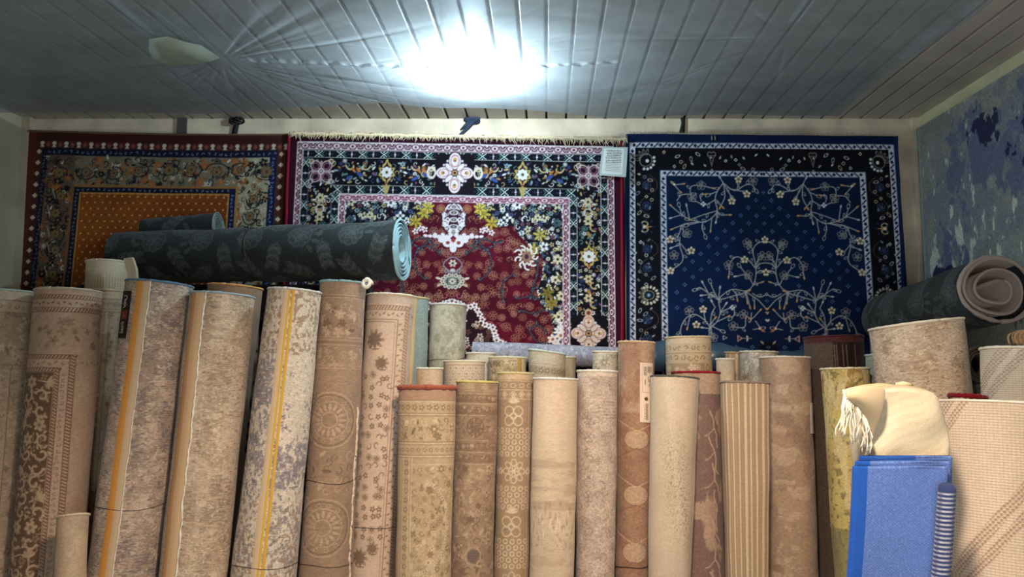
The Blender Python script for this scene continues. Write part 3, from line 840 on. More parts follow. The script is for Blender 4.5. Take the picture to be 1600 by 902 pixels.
# ---- right: navy carpet
def navy():
    W, Hh = 424, 350
    NAV = (8, 29, 60); BLK = (12, 14, 22); WH = (205, 212, 222); GD = (206, 182, 130); GY = (150, 158, 170)
    cv = Cv(W, Hh, 1.8, NAV); c = 211.0
    cv.blotch((10, 36, 84), .5, 90, 70, 3, .25, 8, .35)
    def A(x, y): return (x / 5.305 - 0.0, y / 5.305 - 9.0)          # first crop
    def B(x, y): return (x / 5.305 - 0.0, 170 + y / 5.305 - 9.0)    # second crop
    VA = [[(790,450),(740,520),(720,590),(735,680),(690,740),(620,775),(510,755)], [(640,775),(540,780),(450,800),(430,860),(410,902)],
          [(790,450),(770,415)], [(790,450),(850,500),(900,510),(960,470),(1020,460),(1050,500)], [(900,510),(910,460)], [(850,500),(950,520)],
          [(790,450),(800,560),(765,640)], [(740,520),(680,545)], [(800,470),(850,560)], [(720,590),(640,630),(560,600)], [(735,680),(620,715),(530,750)],
          [(735,680),(760,715),(820,715)], [(690,740),(680,830)], [(740,690),(725,760)], [(590,775),(500,800)], [(510,755),(440,710),(370,650)], [(450,715),(370,740)],
          [(510,750),(490,650)], [(450,730),(430,650)], [(620,775),(610,820),(630,880)], [(450,800),(380,830)], [(520,540),(530,480),(600,470),(690,490)],
          [(410,600),(450,550),(530,545)], [(380,460),(430,515)], [(390,470),(450,460)], [(735,600),(770,640)], [(610,600),(600,550),(630,545)], [(450,800),(460,860)]]
    VB = [[(430,0),(430,80),(450,150),(440,210),(370,265)], [(430,60),(370,85)], [(430,50),(480,110)], [(430,30),(380,10)],
          [(1120,20),(1050,50),(1015,110),(1030,200),(1035,300),(1010,390),(950,440),(840,430),(770,470),(730,520),(740,620),(710,700),(660,755),(670,800)],
          [(1015,110),(1000,70)], [(1030,230),(1060,180)], [(1030,250),(980,190),(940,180),(880,160),(830,210),(815,310)], [(1035,300),(1060,275),(1110,270)],
          [(1035,250),(1070,215),(1119,205)], [(1010,390),(960,310),(880,320)], [(960,310),(910,245)], [(1010,390),(1070,370)], [(940,440),(955,520)], [(950,450),(975,560)],
          [(950,450),(1040,510),(1100,575)], [(1000,460),(1060,490),(1110,470)], [(730,520),(660,470),(590,420),(560,430)], [(650,465),(610,385)], [(730,520),(690,440),(670,380)],
          [(710,490),(660,475),(610,480)], [(730,500),(740,430)], [(730,520),(860,480),(900,470),(960,445)], [(840,430),(870,470),(875,500)], [(740,620),(780,560)],
          [(740,620),(780,600),(830,580)], [(700,580),(680,540)], [(700,580),(670,640),(660,755)], [(710,700),(790,660)], [(680,740),(740,770)],
          [(660,755),(620,690),(540,640),(470,670),(430,740),(420,800)], [(620,690),(610,620)], [(500,655),(480,740)], [(660,720),(690,680)], [(650,755),(610,750)],
          [(850,590),(850,640),(830,660)], [(940,640),(990,670),(1050,610)], [(870,745),(930,740),(940,680)], [(990,620),(985,660)], [(1020,690),(1060,750)], [(1000,760),(1060,750)], [(1015,520),(1015,560)], [(1000,40),(990,60)]]
    ends = []
    GV = (176, 178, 176)
    for S, fn in ((VA, A), (VB, B)):
        for pts in S:
            q = [fn(*p) for p in pts]
            cv.curve(q, 1.35, GV, n=5); ends.append((q[-2], q[-1]))
    for (p, q) in ends:
        a = math.atan2(q[1] - p[1], q[0] - p[0]); kd = RR.random()
        if kd < .35: cv.leaf(q[0], q[1], 6.5, 2.6, a, (204, 160, 104))
        elif kd < .8:
            cv.ell(q[0] + math.cos(a) * 3.4, q[1] + math.sin(a) * 3.4, 3.8, 2.2, GV, a, ring=.9)
        else: cv.leaf(q[0], q[1], 6, 2.8, a, (196, 200, 204))
    # leaves along the stems
    for S, fn in ((VA, A), (VB, B)):
        for pts in S:
            q = smooth_pts([fn(*p) for p in pts], 3)
            for i in range(2, len(q) - 1, 4):
                a = math.atan2(q[i][1] - q[i - 1][1], q[i][0] - q[i - 1][0]) + RR.choice((-1, 1)) * .9
                cv.ell(q[i][0] + math.cos(a) * 3.6, q[i][1] + math.sin(a) * 3.6, 3.2, 1.6, GV, a, ring=.8)
    def gold5(x, y):
        for i in range(5):
            a = i * 1.2566 - math.pi / 2; cv.ell(x + math.cos(a) * 4, y + math.sin(a) * 4, 2.1, 2.1, (226, 214, 176))
        cv.ell(x, y, 1.5, 1.5, (140, 100, 60))
    def grey5(x, y):
        cv.ringflower(x, y, 7.5, (132, 130, 128), 5, 1.2); cv.ell(x, y, 3, 3, (132, 130, 128), ring=1)
    for p in ((915,420),(980,540),(855,600)): gold5(*A(*p))
    for p in ((1035,430),(535,570),(490,870),(610,470)): grey5(*A(*p))
    for p in ((520,110),(350,20),(350,280),(945,182),(1119,285),(1119,15),(605,597),(550,725)): gold5(*B(*p))
    for p in ((380,150),(970,45),(815,230),(970,310),(1090,150),(495,610),(925,635),(680,830),(840,735)): grey5(*B(*p))
    for p, fn in (((625,625), A), ((835,580), B)):
        x, y = fn(*p)
        for i in range(4): cv.ell(x + 2.6 * math.cos(i * 1.57), y + 2.6 * math.sin(i * 1.57), 1.7, 1.7, (222, 226, 230))
    for p in ((380,460),(1060,750)):
        pass
    x, y = A(390, 465); cv.leaf(x - 6, y - 5, 9, 4, .7, (170, 150, 110)); cv.ell(x, y, 1.8, 1.8, (235, 232, 220))
    for (x0, y0) in ((1130, 630),):
        x, y = B(x0, y0); cv.poly([(x - 6, y - 3), (x + 6, y - 3), (x, y + 4)], (190, 160, 130)); cv.poly([(x - 3, y - 2), (x + 3, y - 2), (x, y + 2)], (70, 30, 40)); cv.line([(x, y + 3), (x, y + 15)], 1, GV)
        cv.leaf(x - 1, y + 12, 6, 3.4, 3.8, (200, 190, 185)); 
    x, y = B(900, 835); cv.poly([(x - 6, y - 6), (x - 6, y + 6), (x + 3, y)], (190, 150, 140)); cv.poly([(x - 4, y - 3), (x - 4, y + 3), (x, y)], (60, 24, 40)); cv.line([(x, y), (x + 16, y)], 1, GV)
    cv.leaf(x + 10, y, 5, 3, -1.9, (205, 195, 190)); cv.leaf(x + 10, y, 5, 3, 1.9, (205, 195, 190))
    x, y = B(775, 830); cv.poly([(x - 4, y - 4), (x - 4, y + 4), (x + 4, y)], GV); cv.poly([(x - 2.6, y - 2.2), (x - 2.6, y + 2.2), (x + 2, y)], NAV)
    x, y = B(1060, 750); cv.ell(x - 1, y, 2.2, 2.2, (230, 200, 170)); cv.leaf(x, y, 9, 3, .7, (170, 110, 80))
    # dark patch at the middle of the bottom
    for q in range(16): cv.ell(c + math.cos(q * .4) * 14, 345 + math.sin(q * .4) * 17, 5, 5, (10, 14, 26))
    cv.ell(c, 345, 15, 18, (10, 14, 26))
    cv.leaf(c - 12, 322, 7, 2.6, .8, (200, 170, 130)); cv.leaf(c - 14, 345, 9, 4, -.2, (180, 130, 90))
    # powdered diamonds
    occupied = cv.a[..., 0] > 60
    for i in range(-14, 15):
        for j in range(0, 24):
            x = 211 + i * 12.35; y = 90 + j * 12.1
            if (i + j) % 2: continue
            if x < 66 or x > 211 or y > 338: continue
            if y < 120 and x < 185: continue
            k = cv.k; a0, a1, b0, b1 = int((y - 6) * k), int((y + 6) * k), int((x - 6) * k), int((x + 6) * k)
            if a0 < 0 or occupied[a0:a1, b0:b1].mean() > .015: continue
            for q in range(4):
                an = q * math.pi / 2; cv.ell(x + 2.2 * math.cos(an), y + 2.2 * math.sin(an), 1.15, 1.15, (84, 112, 156))
    # borders
    fxx, fy = 61.5, 66.0
    cv.rect(0, 0, 52, Hh, BLK); cv.rect(0, 0, c + 2, fy - 9, BLK)
    R = random.Random(21)
    def mini(x, y):
        kd = R.random(); g = R.choice([(176, 180, 184), (210, 210, 206), (130, 136, 146), (200, 180, 150), (150, 156, 164)])
        if kd < .35: cv.ell(x, y, 3.6, 1.9, g, R.uniform(0, 3), ring=.9)
        elif kd < .6: cv.leaf(x - 2, y, 5.5, 2.8, R.uniform(0, 6), g)
        elif kd < .85: cv.diamond(x, y, 3.0, g, BLK)
        else: cv.ell(x, y, 2.2, 2.2, g, ring=1.1)
    for q in range(30):
        x = 58 + q * 5.3; y = 30 + (q * 7.3) % 24 + R.uniform(-2, 2)
        if abs(x - 132) < 10 or x > 204: continue
        if R.random() < .85: mini(x, y)
    for q in range(56):
        y = 62 + q * 5.1; x = 19 + (q * 9.7) % 29 + R.uniform(-2, 2)
        if abs(y - 145) < 14 or abs(y - 252) < 16: continue
        mini(x, y)
    for y0, sg in ((80, 1), (112, -1), (180, 1), (210, -1), (290, 1), (320, -1)):
        pts = [(34 + sg * 2, y0 - 16), (34 + sg * 12, y0 - 6), (34 + sg * 12, y0 + 6), (34, y0 + 14)]
        cv.curve(pts, .9, (90, 76, 70)); cv.ringflower(31, y0, 7, (48, 66, 100), 6, 1.2)
    # corner palmette
    x, y = 30, 41
    cv.ell(x, y, 9, 10, (150, 146, 128), ring=1.0, rot=.6); cv.ell(x + 2, y + 1, 2.6, 2.8, (226, 232, 232))
    for q in range(6): a = -.3 + q * .42; cv.ell(x + 13 * math.cos(a), y + 14 * math.sin(a), 2.2, 2.2, (216, 222, 222))
    for q in range(5): a = -1.4 - q * .42; cv.ell(x + 13 * math.cos(a), y + 13 * math.sin(a), 4, 1.6, (140, 140, 128), a, ring=.9)
    # vase on top border
    x, y = 132, 36
    cv.line([(x - 6, y - 7), (x - 3, y - 9), (x, y - 7), (x + 3, y - 9), (x + 6, y - 7), (x + 6, y - 3), (x + 3, y), (x, y + 13), (x - 3, y), (x - 6, y - 3), (x - 6, y - 7)], 1.1, (150, 142, 132)); cv.line([(x - 5, y - 3), (x + 5, y - 3)], 1.0, (130, 122, 112))
    cv.leaf(x - 1, y - 2, 4, 2.4, 1.57, (220, 214, 206)); cv.poly([(x - 4, y + 22), (x, y + 17), (x + 4, y + 22)], (150, 146, 138))
    # side urn, side palmette
    x, y = 32, 145
    for sg in (-1, 1): cv.ell(x - 4, y + sg * 5, 4.5, 3.2, (190, 170, 130), -.3 * sg, ring=1.6)
    cv.poly([(x - 6, y - 2), (x + 9, y), (x - 6, y + 2)], (200, 150, 100)); cv.ell(x - 5, y, 2.6, 2, (226, 220, 200))
    for q in range(7): cv.leaf(x + math.cos(q * .9) * 7, y + math.sin(q * .9) * 8, 5, 2, q * .9, (30, 52, 96))
    x, y = 33, 252
    cv.ell(x, y, 8, 7, (130, 130, 116), ring=1.4); cv.ell(x, y, 5, 4, (34, 62, 96)); cv.ell(x, y, 2, 2.4, (150, 180, 200))
    for q in range(12):
        a = -2.1 + q * .38; cv.ell(x + 14 * math.cos(a), y + 13 * math.sin(a), 2.6, 1.9, (214, 210, 190), a)
    for q in range(6): a = 1.9 + q * .5; cv.ell(x + 11 * math.cos(a), y + 12 * math.sin(a), 3.6, 1.4, (160, 154, 130), a, ring=1)
    # white guard stripes with diamonds and leaves
    def guard(x0, y0, x1, y1, horiz):
        cv.rect(x0, y0, x1, y1, WH); T = (y1 - y0) if horiz else (x1 - x0); L = (x1 - x0) if horiz else (y1 - y0)
        s = 7.0
        while s < L:
            x, y = (x0 + s, (y0 + y1) / 2) if horiz else ((x0 + x1) / 2, y0 + s)
            cv.diamond(x, y, 3.1, (22, 34, 62))
            q = 6.8
            if horiz: cv.line([(x + q - 3, y + 2.6), (x + q + 3, y - 2.6)], 2.2, (40, 54, 84))
            else: cv.line([(x - 2.6, y + q - 3), (x + 2.6, y + q + 3)], 2.2, (40, 54, 84))
            s += 13.6
        return
    cv.rect(0, 0, c + 2, 13, (12, 30, 66)); cv.rect(0, 0, 5, Hh, (12, 40, 86))
    guard(5, 13.5, c + 2, 21.5, True); guard(5, 20, 13.5, Hh, False)
    guard(52, fy - 9, c + 2, fy - 1, True); guard(52, fy - 3, 61, Hh, False)
    cv.line([(4.6, Hh), (4.6, 13), (c, 13)], .9, (70, 84, 110)); cv.line([(51.5, Hh), (51.5, fy - 9.4), (c, fy - 9.4)], .9, (80, 96, 120))
    # mirror left half onto the right
    a = cv.a; hw = int(c * cv.k); 
    seg = a[:, :hw][:, ::-1]; n = min(a.shape[1] - hw, hw)
    a[:, hw:hw + n] = seg[:, :n]
    cv.weave(.10, 6, 1.5)
    return cv
cv = navy()
NY_ = WALL - .024
V, Fc, C, info = hung(979, 209, 422, 342, cv, NY_, 1.0, low=240, slope=4, left_lean=-.012, right_lean=.022)
org = Vector(((info['xw0'] + info['xw1']) / 2, NY_, info['zt']))
root = empty('hanging_carpet', org, 'navy blue carpet with scrolling gold vines hung at the right of the back wall', 'carpet')
mesh_obj('pile', V, Fc, M_WALLRUG, root, C)
edge_tube('side_binding', 979.5, 211, 973, 556, NY_ - .006, .006, solid((12, 50, 100)), root)
edge_tube('side_binding', 1401, 213, 1414, 556, NY_ - .004, .006, M_NAVYBIND, root)
fr = MB(); R = random.Random(6); xp = 984.0
while xp < 1398:
    p = P(xp, 209 + 4 * (xp - 979) / 422, NY_ - .004); L = R.uniform(.008, .02)
    fr.tube([p, p + Vector((R.uniform(-.004, .004), -.002, L * .6)), p + Vector((R.uniform(-.008, .008), -.004, L))], .0012, 4)
    xp += R.uniform(2.2, 4)
for k in range(2):
    p = P(1112 + k * 5, 212, NY_ - .01); fr.tube([p, p + Vector((0, -.004, -.012)), p + Vector((0, 0, -.026))], .004, 5)
tag(fr.build('fringe', cloth_mat('grey_fringe', (150, 140, 122), scale=260, var=.25), root), 'short thin grey fringe')

# ---- left: rust carpet
def rust():
    W, Hh = 410, 270
    cv = Cv(W, Hh, 1.7, (128, 64, 24))
    cv.blotch((158, 92, 34), .5, 60, 80, 3, .3, 3, .8)
    for j in range(30):
        for i in range(40):
            x = 96 + i * 12 + (6 if j % 2 else 0); y = 98 + j * 9.8
            cv.ell(x, y, 1.3, 1.3, (222, 190, 120)); cv.ell(x + 6, y, .9, .9, (120, 50, 24))
    for i in range(22): cv.ell(98 + i * 12, 93, 3.6, 1.8, (214, 170, 90), ring=.8)
    R = random.Random(31); BEI = (122, 118, 100)
    def bandp(x0, y0, x1, y1, c): cv.rect(x0, y0, x1, y1, c)
    # frame from the outside in, both sides and top
    cv.rect(0, 0, W, 13, (62, 30, 24)); cv.rect(0, 0, 14, Hh, (88, 42, 28)); cv.rect(W - 6, 0, W, Hh, (66, 30, 26))
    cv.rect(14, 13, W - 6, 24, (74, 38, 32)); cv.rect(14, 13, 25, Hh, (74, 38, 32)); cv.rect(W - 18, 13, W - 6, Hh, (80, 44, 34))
    for i in range(21):
        x = 24 + i * 19; cv.ell(x, 16.5, 3.4, 3, (206, 196, 182)); cv.poly([(x - 3.6, 23), (x, 17), (x + 3.6, 23)], (206, 196, 182)); cv.ell(x + 9.5, 18.5, 3, 3.6, (128, 74, 66))
    for j in range(32):
        y = 30 + j * 8.6; c1 = (202, 188, 164) if j % 2 == 0 else (70, 36, 34)
        for x in (19.5, W - 12): cv.diamond(x, y, 4.2, c1)
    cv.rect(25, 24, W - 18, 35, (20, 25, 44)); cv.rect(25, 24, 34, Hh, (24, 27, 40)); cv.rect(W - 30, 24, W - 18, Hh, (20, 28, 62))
    for i in range(42):
        x = 36 + i * 8.6; cv.curl(x, 29.5, 2.6, (130, 140, 180), .9, i, .6)
        y = 36 + i * 6.4; cv.curl(29.5, y, 2.6, (110, 110, 140), .9, i, .6); cv.curl(W - 24, y, 2.6, (130, 140, 190), .9, i, .6)
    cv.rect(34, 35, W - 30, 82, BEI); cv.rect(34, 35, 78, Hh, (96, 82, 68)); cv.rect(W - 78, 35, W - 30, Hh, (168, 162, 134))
    cols = [(26, 26, 36), (40, 44, 56), (150, 96, 50), (206, 200, 180), (84, 88, 60), (20, 20, 30), (128, 70, 50)]
    for (x0, y0, x1, y1) in ((36, 37, W - 32, 80), (36, 80, 76, Hh), (W - 76, 80, W - 32, Hh)):
        cv.scatter(x0, y0, x1, y1, cols, 8.4, 4.8, R, 'flcclo', (30, 24, 30))
        cv.scatter(x0, y0, x1, y1, [(24, 24, 34), (160, 100, 56)], 15, 6.5, R, 'fc', (170, 120, 60))
    for i in range(9):
        x = 60 + i * 40 + R.uniform(-6, 6); y = 58 + R.uniform(-5, 5); r = R.uniform(9, 15); a0 = R.uniform(0, 6.28)
        cv.curve([(x + r * 1.3 * math.cos(a0 + t), y + r * .95 * math.sin(a0 + t)) for t in (0, .9, 1.8, 2.7, 3.6)], 1.6, (24, 26, 34)); cv.flower(x, y, R.uniform(6, 9), R.choice((6, 7, 8)), (122, 104, 70), (96, 52, 38), a0, (28, 28, 36))
        for q in range(3): cv.leaf(x + r * math.cos(a0 + q * 2), y + r * math.sin(a0 + q * 2), 8, 3, a0 + q, (60, 64, 50) if q else (176, 172, 154))
    for i in range(7):
        for sd, xm in ((0, 57), (1, W - 54)):
            x = xm + R.uniform(-4, 4); y = 98 + i * 30 + R.uniform(-5, 5); a0 = R.uniform(0, 6.28); r = R.uniform(9, 14)
            cv.curve([(x + r * math.cos(a0 + t), y + r * 1.2 * math.sin(a0 + t)) for t in (0, .9, 1.8, 2.7, 3.6)], 1.6, (24, 26, 34)); cv.flower(x, y, R.uniform(6, 8), 7, (126, 106, 70), (100, 54, 38), a0, (28, 28, 36)); cv.line([(x - 14, y - 12), (x - 8, y + 4)], 1.2, (190, 186, 170))
    def frame(a, w_, c):
        cv.rect(a, a - 2, W - a + 2, a - 2 + w_, c); cv.rect(a, a - 2, a + w_, Hh, c); cv.rect(W - a - w_ + 2, a - 2, W - a + 2, Hh, c)
    # inner frame: gold line, navy band, gold line
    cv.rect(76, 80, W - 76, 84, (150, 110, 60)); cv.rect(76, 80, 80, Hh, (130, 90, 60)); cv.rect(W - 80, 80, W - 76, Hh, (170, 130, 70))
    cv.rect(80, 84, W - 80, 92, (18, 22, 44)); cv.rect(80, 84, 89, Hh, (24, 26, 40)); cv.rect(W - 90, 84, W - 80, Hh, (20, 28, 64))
    for i in range(30):
        x = 86 + i * 8; 
        if x < W - 82: cv.curl(x, 88, 2.2, (140, 146, 180), .9, i, .6)
        y = 94 + i * 6.5; cv.curl(84.5, y, 2.2, (130, 130, 150), .9, i, .6); cv.curl(W - 85, y, 2.4, (140, 150, 200), .9, i, .6)
    for x0, y0, x1, y1 in ((89, 92, W - 90, 94), (89, 92, 91, Hh), (W - 92, 92, W - 90, Hh)): cv.rect(x0, y0, x1, y1, (186, 140, 70))
    cv.weave(.14, 7, 1.5)
    return cv
cv = rust()
RY = WALL - .032
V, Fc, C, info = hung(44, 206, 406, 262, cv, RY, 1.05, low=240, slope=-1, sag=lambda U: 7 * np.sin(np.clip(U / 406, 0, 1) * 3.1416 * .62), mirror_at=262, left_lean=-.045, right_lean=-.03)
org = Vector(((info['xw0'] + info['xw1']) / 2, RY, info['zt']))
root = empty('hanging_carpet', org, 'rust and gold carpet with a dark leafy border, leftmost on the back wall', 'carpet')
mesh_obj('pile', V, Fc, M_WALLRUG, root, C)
pts = []
for i in range(41):
    u = i / 40 * 406; p = P(44 + u, 206 + 7 * math.sin(u / 406 * 3.1416 * .62) - 1.5, RY); p.z += 1 * info['k'] * u / 406; pts.append(p)
MB().tube(pts, .0055, 6).build('top_binding', solid((110, 84, 62)), root)

# ---- distressed rug on the right wall
def wall_rug():
    W, Hh = 520, 430
    cv = Cv(W, Hh, 1.6, (150, 152, 144))
    cv.mottle(.16, 60, 60, 4, 3)
    def zone(c, thr, cy, cx, seed, spots, soft=.02, al=1.0):
        h, w = cv.a.shape[:2]; k = cv.k
        n = fbm(h, w, cy * k, cx * k, 6, np.random.default_rng(seed)); v = np.arange(h)[:, None] / k; u = np.arange(w)[None, :] / k
        g = np.zeros((h, w))
        for (x, y, rx, ry) in spots: g = np.maximum(g, np.exp(-((u - x) / rx) ** 2 - ((v - y) / ry) ** 2))
        m = (np.clip((n * .75 + g * .45 - thr) / soft + .5, 0, 1) * al)[..., None]
        cv.a = (cv.a * (1 - m) + np.array(c, dtype=np.float32) * m).astype(np.float32)
    zone((134, 138, 144), .62, 22, 22, 31, ((90, 90, 90, 60), (230, 70, 110, 70), (60, 330, 60, 60), (280, 270, 120, 80)), .12)
    zone((216, 222, 202), .565, 26, 9, 12, ((70, 210, 70, 80), (150, 250, 70, 60), (400, 200, 60, 130), (60, 330, 60, 50), (330, 300, 80, 60)), .015)
    zone((208, 214, 198), .575, 12, 8, 13, ((250, 330, 90, 40), (330, 120, 50, 60), (470, 120, 60, 80)), .015)
    zone((110, 116, 140), .66, 16, 14, 14, ((120, 60, 70, 50), (230, 60, 90, 60), (60, 170, 60, 50), (230, 270, 60, 40), (130, 350, 50, 40)), .05)
    zone((44, 50, 82), .74, 14, 14, 15, ((230, 60, 60, 40), (150, 40, 40, 26), (50, 170, 40, 24), (230, 280, 46, 26), (130, 350, 46, 34), (320, 210, 30, 20)), .015)
    cv.rect(0, 0, 3.5, Hh, (140, 168, 164)); cv.weave(.25, 3, 2)
    return cv
cv = wall_rug()
NXr, NYr = 460, 400
ys = np.linspace(WALL - .03, 1.9, NXr); 
u = np.linspace(0, 520, NXr); 
ztop = P(1436, 205, WALL).z; zbot = .85
v = np.linspace(0, 430, NYr)
U, Vv = np.meshgrid(u, v)
Yg = np.interp(U, [0, 520], [WALL - .05, 1.9]); Zg = ztop - Vv / 430 * (ztop - zbot)
Xg = XR + SKEW * (Yg - WALL) - .022 - .004 * np.sin(Yg * 9) * (Vv / 430)
front = np.stack([Xg, Yg, Zg], -1).reshape(-1, 3)
C = cv.sample(U, Vv).reshape(-1, 3)
nr, nc = NYr, NXr
rim = np.array([j for j in range(nc)] + [i * nc + nc - 1 for i in range(1, nr)] + [(nr - 1) * nc + j for j in range(nc - 2, -1, -1)] + [i * nc for i in range(nr - 2, 0, -1)])
back = front[rim] + np.array([.01, 0, 0]); m_ = len(rim); o_ = len(front)
side = np.stack([rim, np.roll(rim, -1), o_ + (np.arange(m_) + 1) % m_, o_ + np.arange(m_)], -1)
o = mesh_obj('wall_rug', np.concatenate([front, back]), np.concatenate([grid_faces(nr, nc), side]), M_WALLRUG, None, np.concatenate([C, C[rim]]), origin=Vector((Xg.mean(), Yg.mean(), zbot)))
tag(o, 'grey distressed rug with navy and mint splashes hung on the right wall', 'rug')

# ---- laminated notice hanging between the red and the navy carpet
M_PAPER = plain('paper', (232, 236, 230), .7, nscale=5, var=.03); M_INK = plain('ink', (70, 74, 74), .8)
M_LAM = plain('laminate', (190, 205, 200), .25, nscale=6, var=.05, spec=.6)
a, b_, c_, d_ = (P(*q, WALL - .092) for q in ((941, 230), (981, 230), (978, 277), (936, 274)))
root = empty('hanging_notice', (a + b_) / 2, 'small laminated white notice hanging between the red and navy carpets', 'notice')
def quadslab(name, q, th, mat, parent):
    V = [p for p in q] + [p + Vector((0, th, 0)) for p in q]
    return mesh_obj(name, V, [(0, 1, 2, 3)[::-1], (4, 5, 6, 7), (0, 1, 5, 4), (1, 2, 6, 5), (2, 3, 7, 6), (3, 0, 4, 7)], mat, parent, smooth=False)
quadslab('laminate', [a, b_, c_, d_], .0015, M_LAM, root)
def on(u, v, dy=0): 
    t = a.lerp(b_, u); s = d_.lerp(c_, u); p = t.lerp(s, v); return p + Vector((0, -dy, 0))
quadslab('paper', [on(.08, .05, .001), on(.86, .05, .001), on(.86, .93, .001), on(.08, .93, .001)], .001, M_PAPER, root)
ink = MB(); R = random.Random(3)
for i in range(13):
    v = .12 + i * .058; u = .17 + (R.uniform(0, .04)); big = i < 8
    while u < .76:
        w = R.uniform(.02, .06) if big else .55
        h = (.012 if big else .004)
        q = [on(u, v - h, .003), on(min(u + w, .78), v - h + R.uniform(-.012, .012) * big, .003), on(min(u + w, .78), v + h, .003), on(u, v + h, .003)]
        ink.add(q, [(3, 2, 1, 0)]); u += w + R.uniform(.01, .02)
ink.build('writing', M_INK, root, smooth=False)
st = MB()
for k in (0, 1):
    p = on(.42 + k * .14, 0, .001); st.tube([p, p + Vector((.004, -.004, .03)), P(958 + k * 3, 214, WALL - .07)], .0014, 5)
st.build('string', M_FRINGE, root)

# ------------------------------------------------------------------ rolled carpets
STAND = []      # (name, bottom, top, radius) for a check of clearances
def noise1(seed, n=4):
    q = random.Random(seed); ph = [q.uniform(0, 6.28) for _ in range(n)]; am = [q.uniform(.3, 1) / (i + 1) for i in range(n)]
    return lambda a: sum(am[i] * math.sin((i + 1) * a + ph[i]) for i in range(n))

class Roll:
    """a carpet rolled about the axis B -> T; the pattern's middle faces the direction 'face'"""
    def __init__(s, name, label, T, B, Rt, Rb, paint, kpx, Hvis, group=None, cat='rolled carpet', dens=1.0,
                 backing=(196, 180, 156), binding=None, turns=3.4, pitch=.011, flat=1.0, power=2.0, face=Vector((0, -1, 0)),
                 skew=0.0, warp=.02, lump=.0015, waist=None, to_floor=True, bind_r=.0055, dip=0.0, core_depth=.22, bulge=None, both_ends=False, th=.0065, desat=0.0, vis_rows=None, mat=None):
        s.T, s.B = Vector(T), Vector(B)
        A = (s.T - s.B).normalized(); s.A = A
        s.Xd = (Vector((1, 0, 0)) - A * A.x).normalized() if abs(A.x) < .8 else (Vector((0, 0, 1)) - A * A.z).normalized()
        if abs(A.x) < .8:
            s.Dd = A.cross(s.Xd).normalized()               # roughly away from the camera
        else:
            s.Dd = s.Xd.cross(A).normalized()
            if s.Dd.y < 0: s.Dd = -s.Dd
        s.len = (s.T - s.B).length
        s.Rt, s.Rb = Rt, Rb; s.flat = flat; s.power = power; s.skew = skew; s.dip = dip
        s.nz = noise1(hash_(name + label)); s.warp = warp; s.waist = waist; s.lump = lump; s.bulge = bulge
        s.kpx = kpx; s.Hvis = Hvis
        seed = hash_(label)
        origin = s.B.copy()
        s.root = empty(name, origin, label, cat, group)
        # --- outer layer
        w = Rt * 2 / kpx                                      # width in px
        s.w = w; s.W = math.pi * w / 2 * 210 / 180
        cv = Cv(s.W, Hvis, 1.6)
        paint(cv, s); s.cv = cv
        if desat: g_ = cv.a.mean(2, keepdims=True) * np.array((1.035, .99, .965), dtype=np.float32); cv.a = cv.a * (1 - desat) + g_ * desat
        n = max(24, int(s.W / dens))
        phi = np.concatenate([np.linspace(-105, 105, n), np.linspace(105, 255, 16)[1:-1]]) * math.pi / 180
        rows = np.arange(0, Hvis, dens) * kpx
        rest = s.len - rows[-1]
        if rest > 0: rows = np.concatenate([rows, rows[-1] + np.linspace(0, rest, max(2, int(rest / .06) + 1))[1:]])
        rows = rows[rows <= s.len + 1e-6]
        PH, S = np.meshgrid(phi, rows)
        V = s.surf(PH, S, 0.0, seed)
        ph_ = np.where(PH > math.radians(180), PH - 2 * math.pi, PH)
        U = s.W / 2 + np.clip(ph_, -math.radians(105), math.radians(105)) * w / 2
        Vv = S / kpx; Vv = np.where(Vv > Hvis, Hvis - (Vv - Hvis) % Hvis, Vv)
        C = cv.sample(U, Vv)
        bc = cv.a.mean((0, 1)); 
        nr, nc = len(rows), len(phi)
        Fc = grid_faces(nr, nc, True)
        s.outer = mesh_obj('outer_layer', V.reshape(-1, 3), Fc[:, ::-1], mat or M_RUG, s.root, C.reshape(-1, 3))
        # --- wound inner layers, seen from the open end
        ends = [(0.0, core_depth)] + ([(s.len, s.len - core_depth)] if both_ends else [])
        m = 26; tot = int(turns * m)
        for (z0, z1) in ends:
            a = np.arange(tot + 1) * 2 * math.pi / m + math.radians(140)
            inset = .0012 + np.arange(tot + 1) / m * pitch
            ring = []
            for ins, zz in ((inset, z0 + (.001 if z0 == 0 else -.001)), (inset + th, z0 + (.002 if z0 == 0 else -.002)), (inset + th, z1), (inset, z1)):
                ring.append(s.surf(a, np.full_like(a, zz), -ins, seed, inner=True))
            VV = np.stack(ring, 1).reshape(-1, 3)
            FF = []
            for i in range(tot):
                for q in range(4): FF.append((i * 4 + q, i * 4 + 4 + q, i * 4 + 4 + (q + 1) % 4, i * 4 + (q + 1) % 4))
            FF += [(0, 1, 2, 3), (tot * 4 + 3, tot * 4 + 2, tot * 4 + 1, tot * 4)]
            s.core = MB().add(VV.tolist(), FF).build('inner_layers', solid(backing), s.root)
        if binding is not None:
            a = np.linspace(0, 2 * math.pi, 61); q = random.Random(seed)
            pts = s.surf(a, np.full_like(a, 0.0), -.001, seed)
            pts = [Vector(p) + A * .0008 for p in pts.tolist()]
            mbb = MB().tube(pts, bind_r, 6, [bind_r * q.uniform(.75, 1.25) for _ in pts])
            a2 = np.linspace(0, 2 * math.pi * (turns - .3), 90) + math.radians(140)
            ins = .004 + (a2 - a2[0]) / (2 * math.pi) * pitch
            p2 = s.surf(a2, np.zeros_like(a2), -ins, seed, inner=True)
            mbb.tube([Vector(p) for p in p2.tolist()], bind_r * .8, 5)
            s.bind = mbb.build('edge_binding', solid(binding), s.root)
        if to_floor: STAND.append((s.root.name + ' | ' + label[:50], s.B, s.T, Rb, Rt, flat))
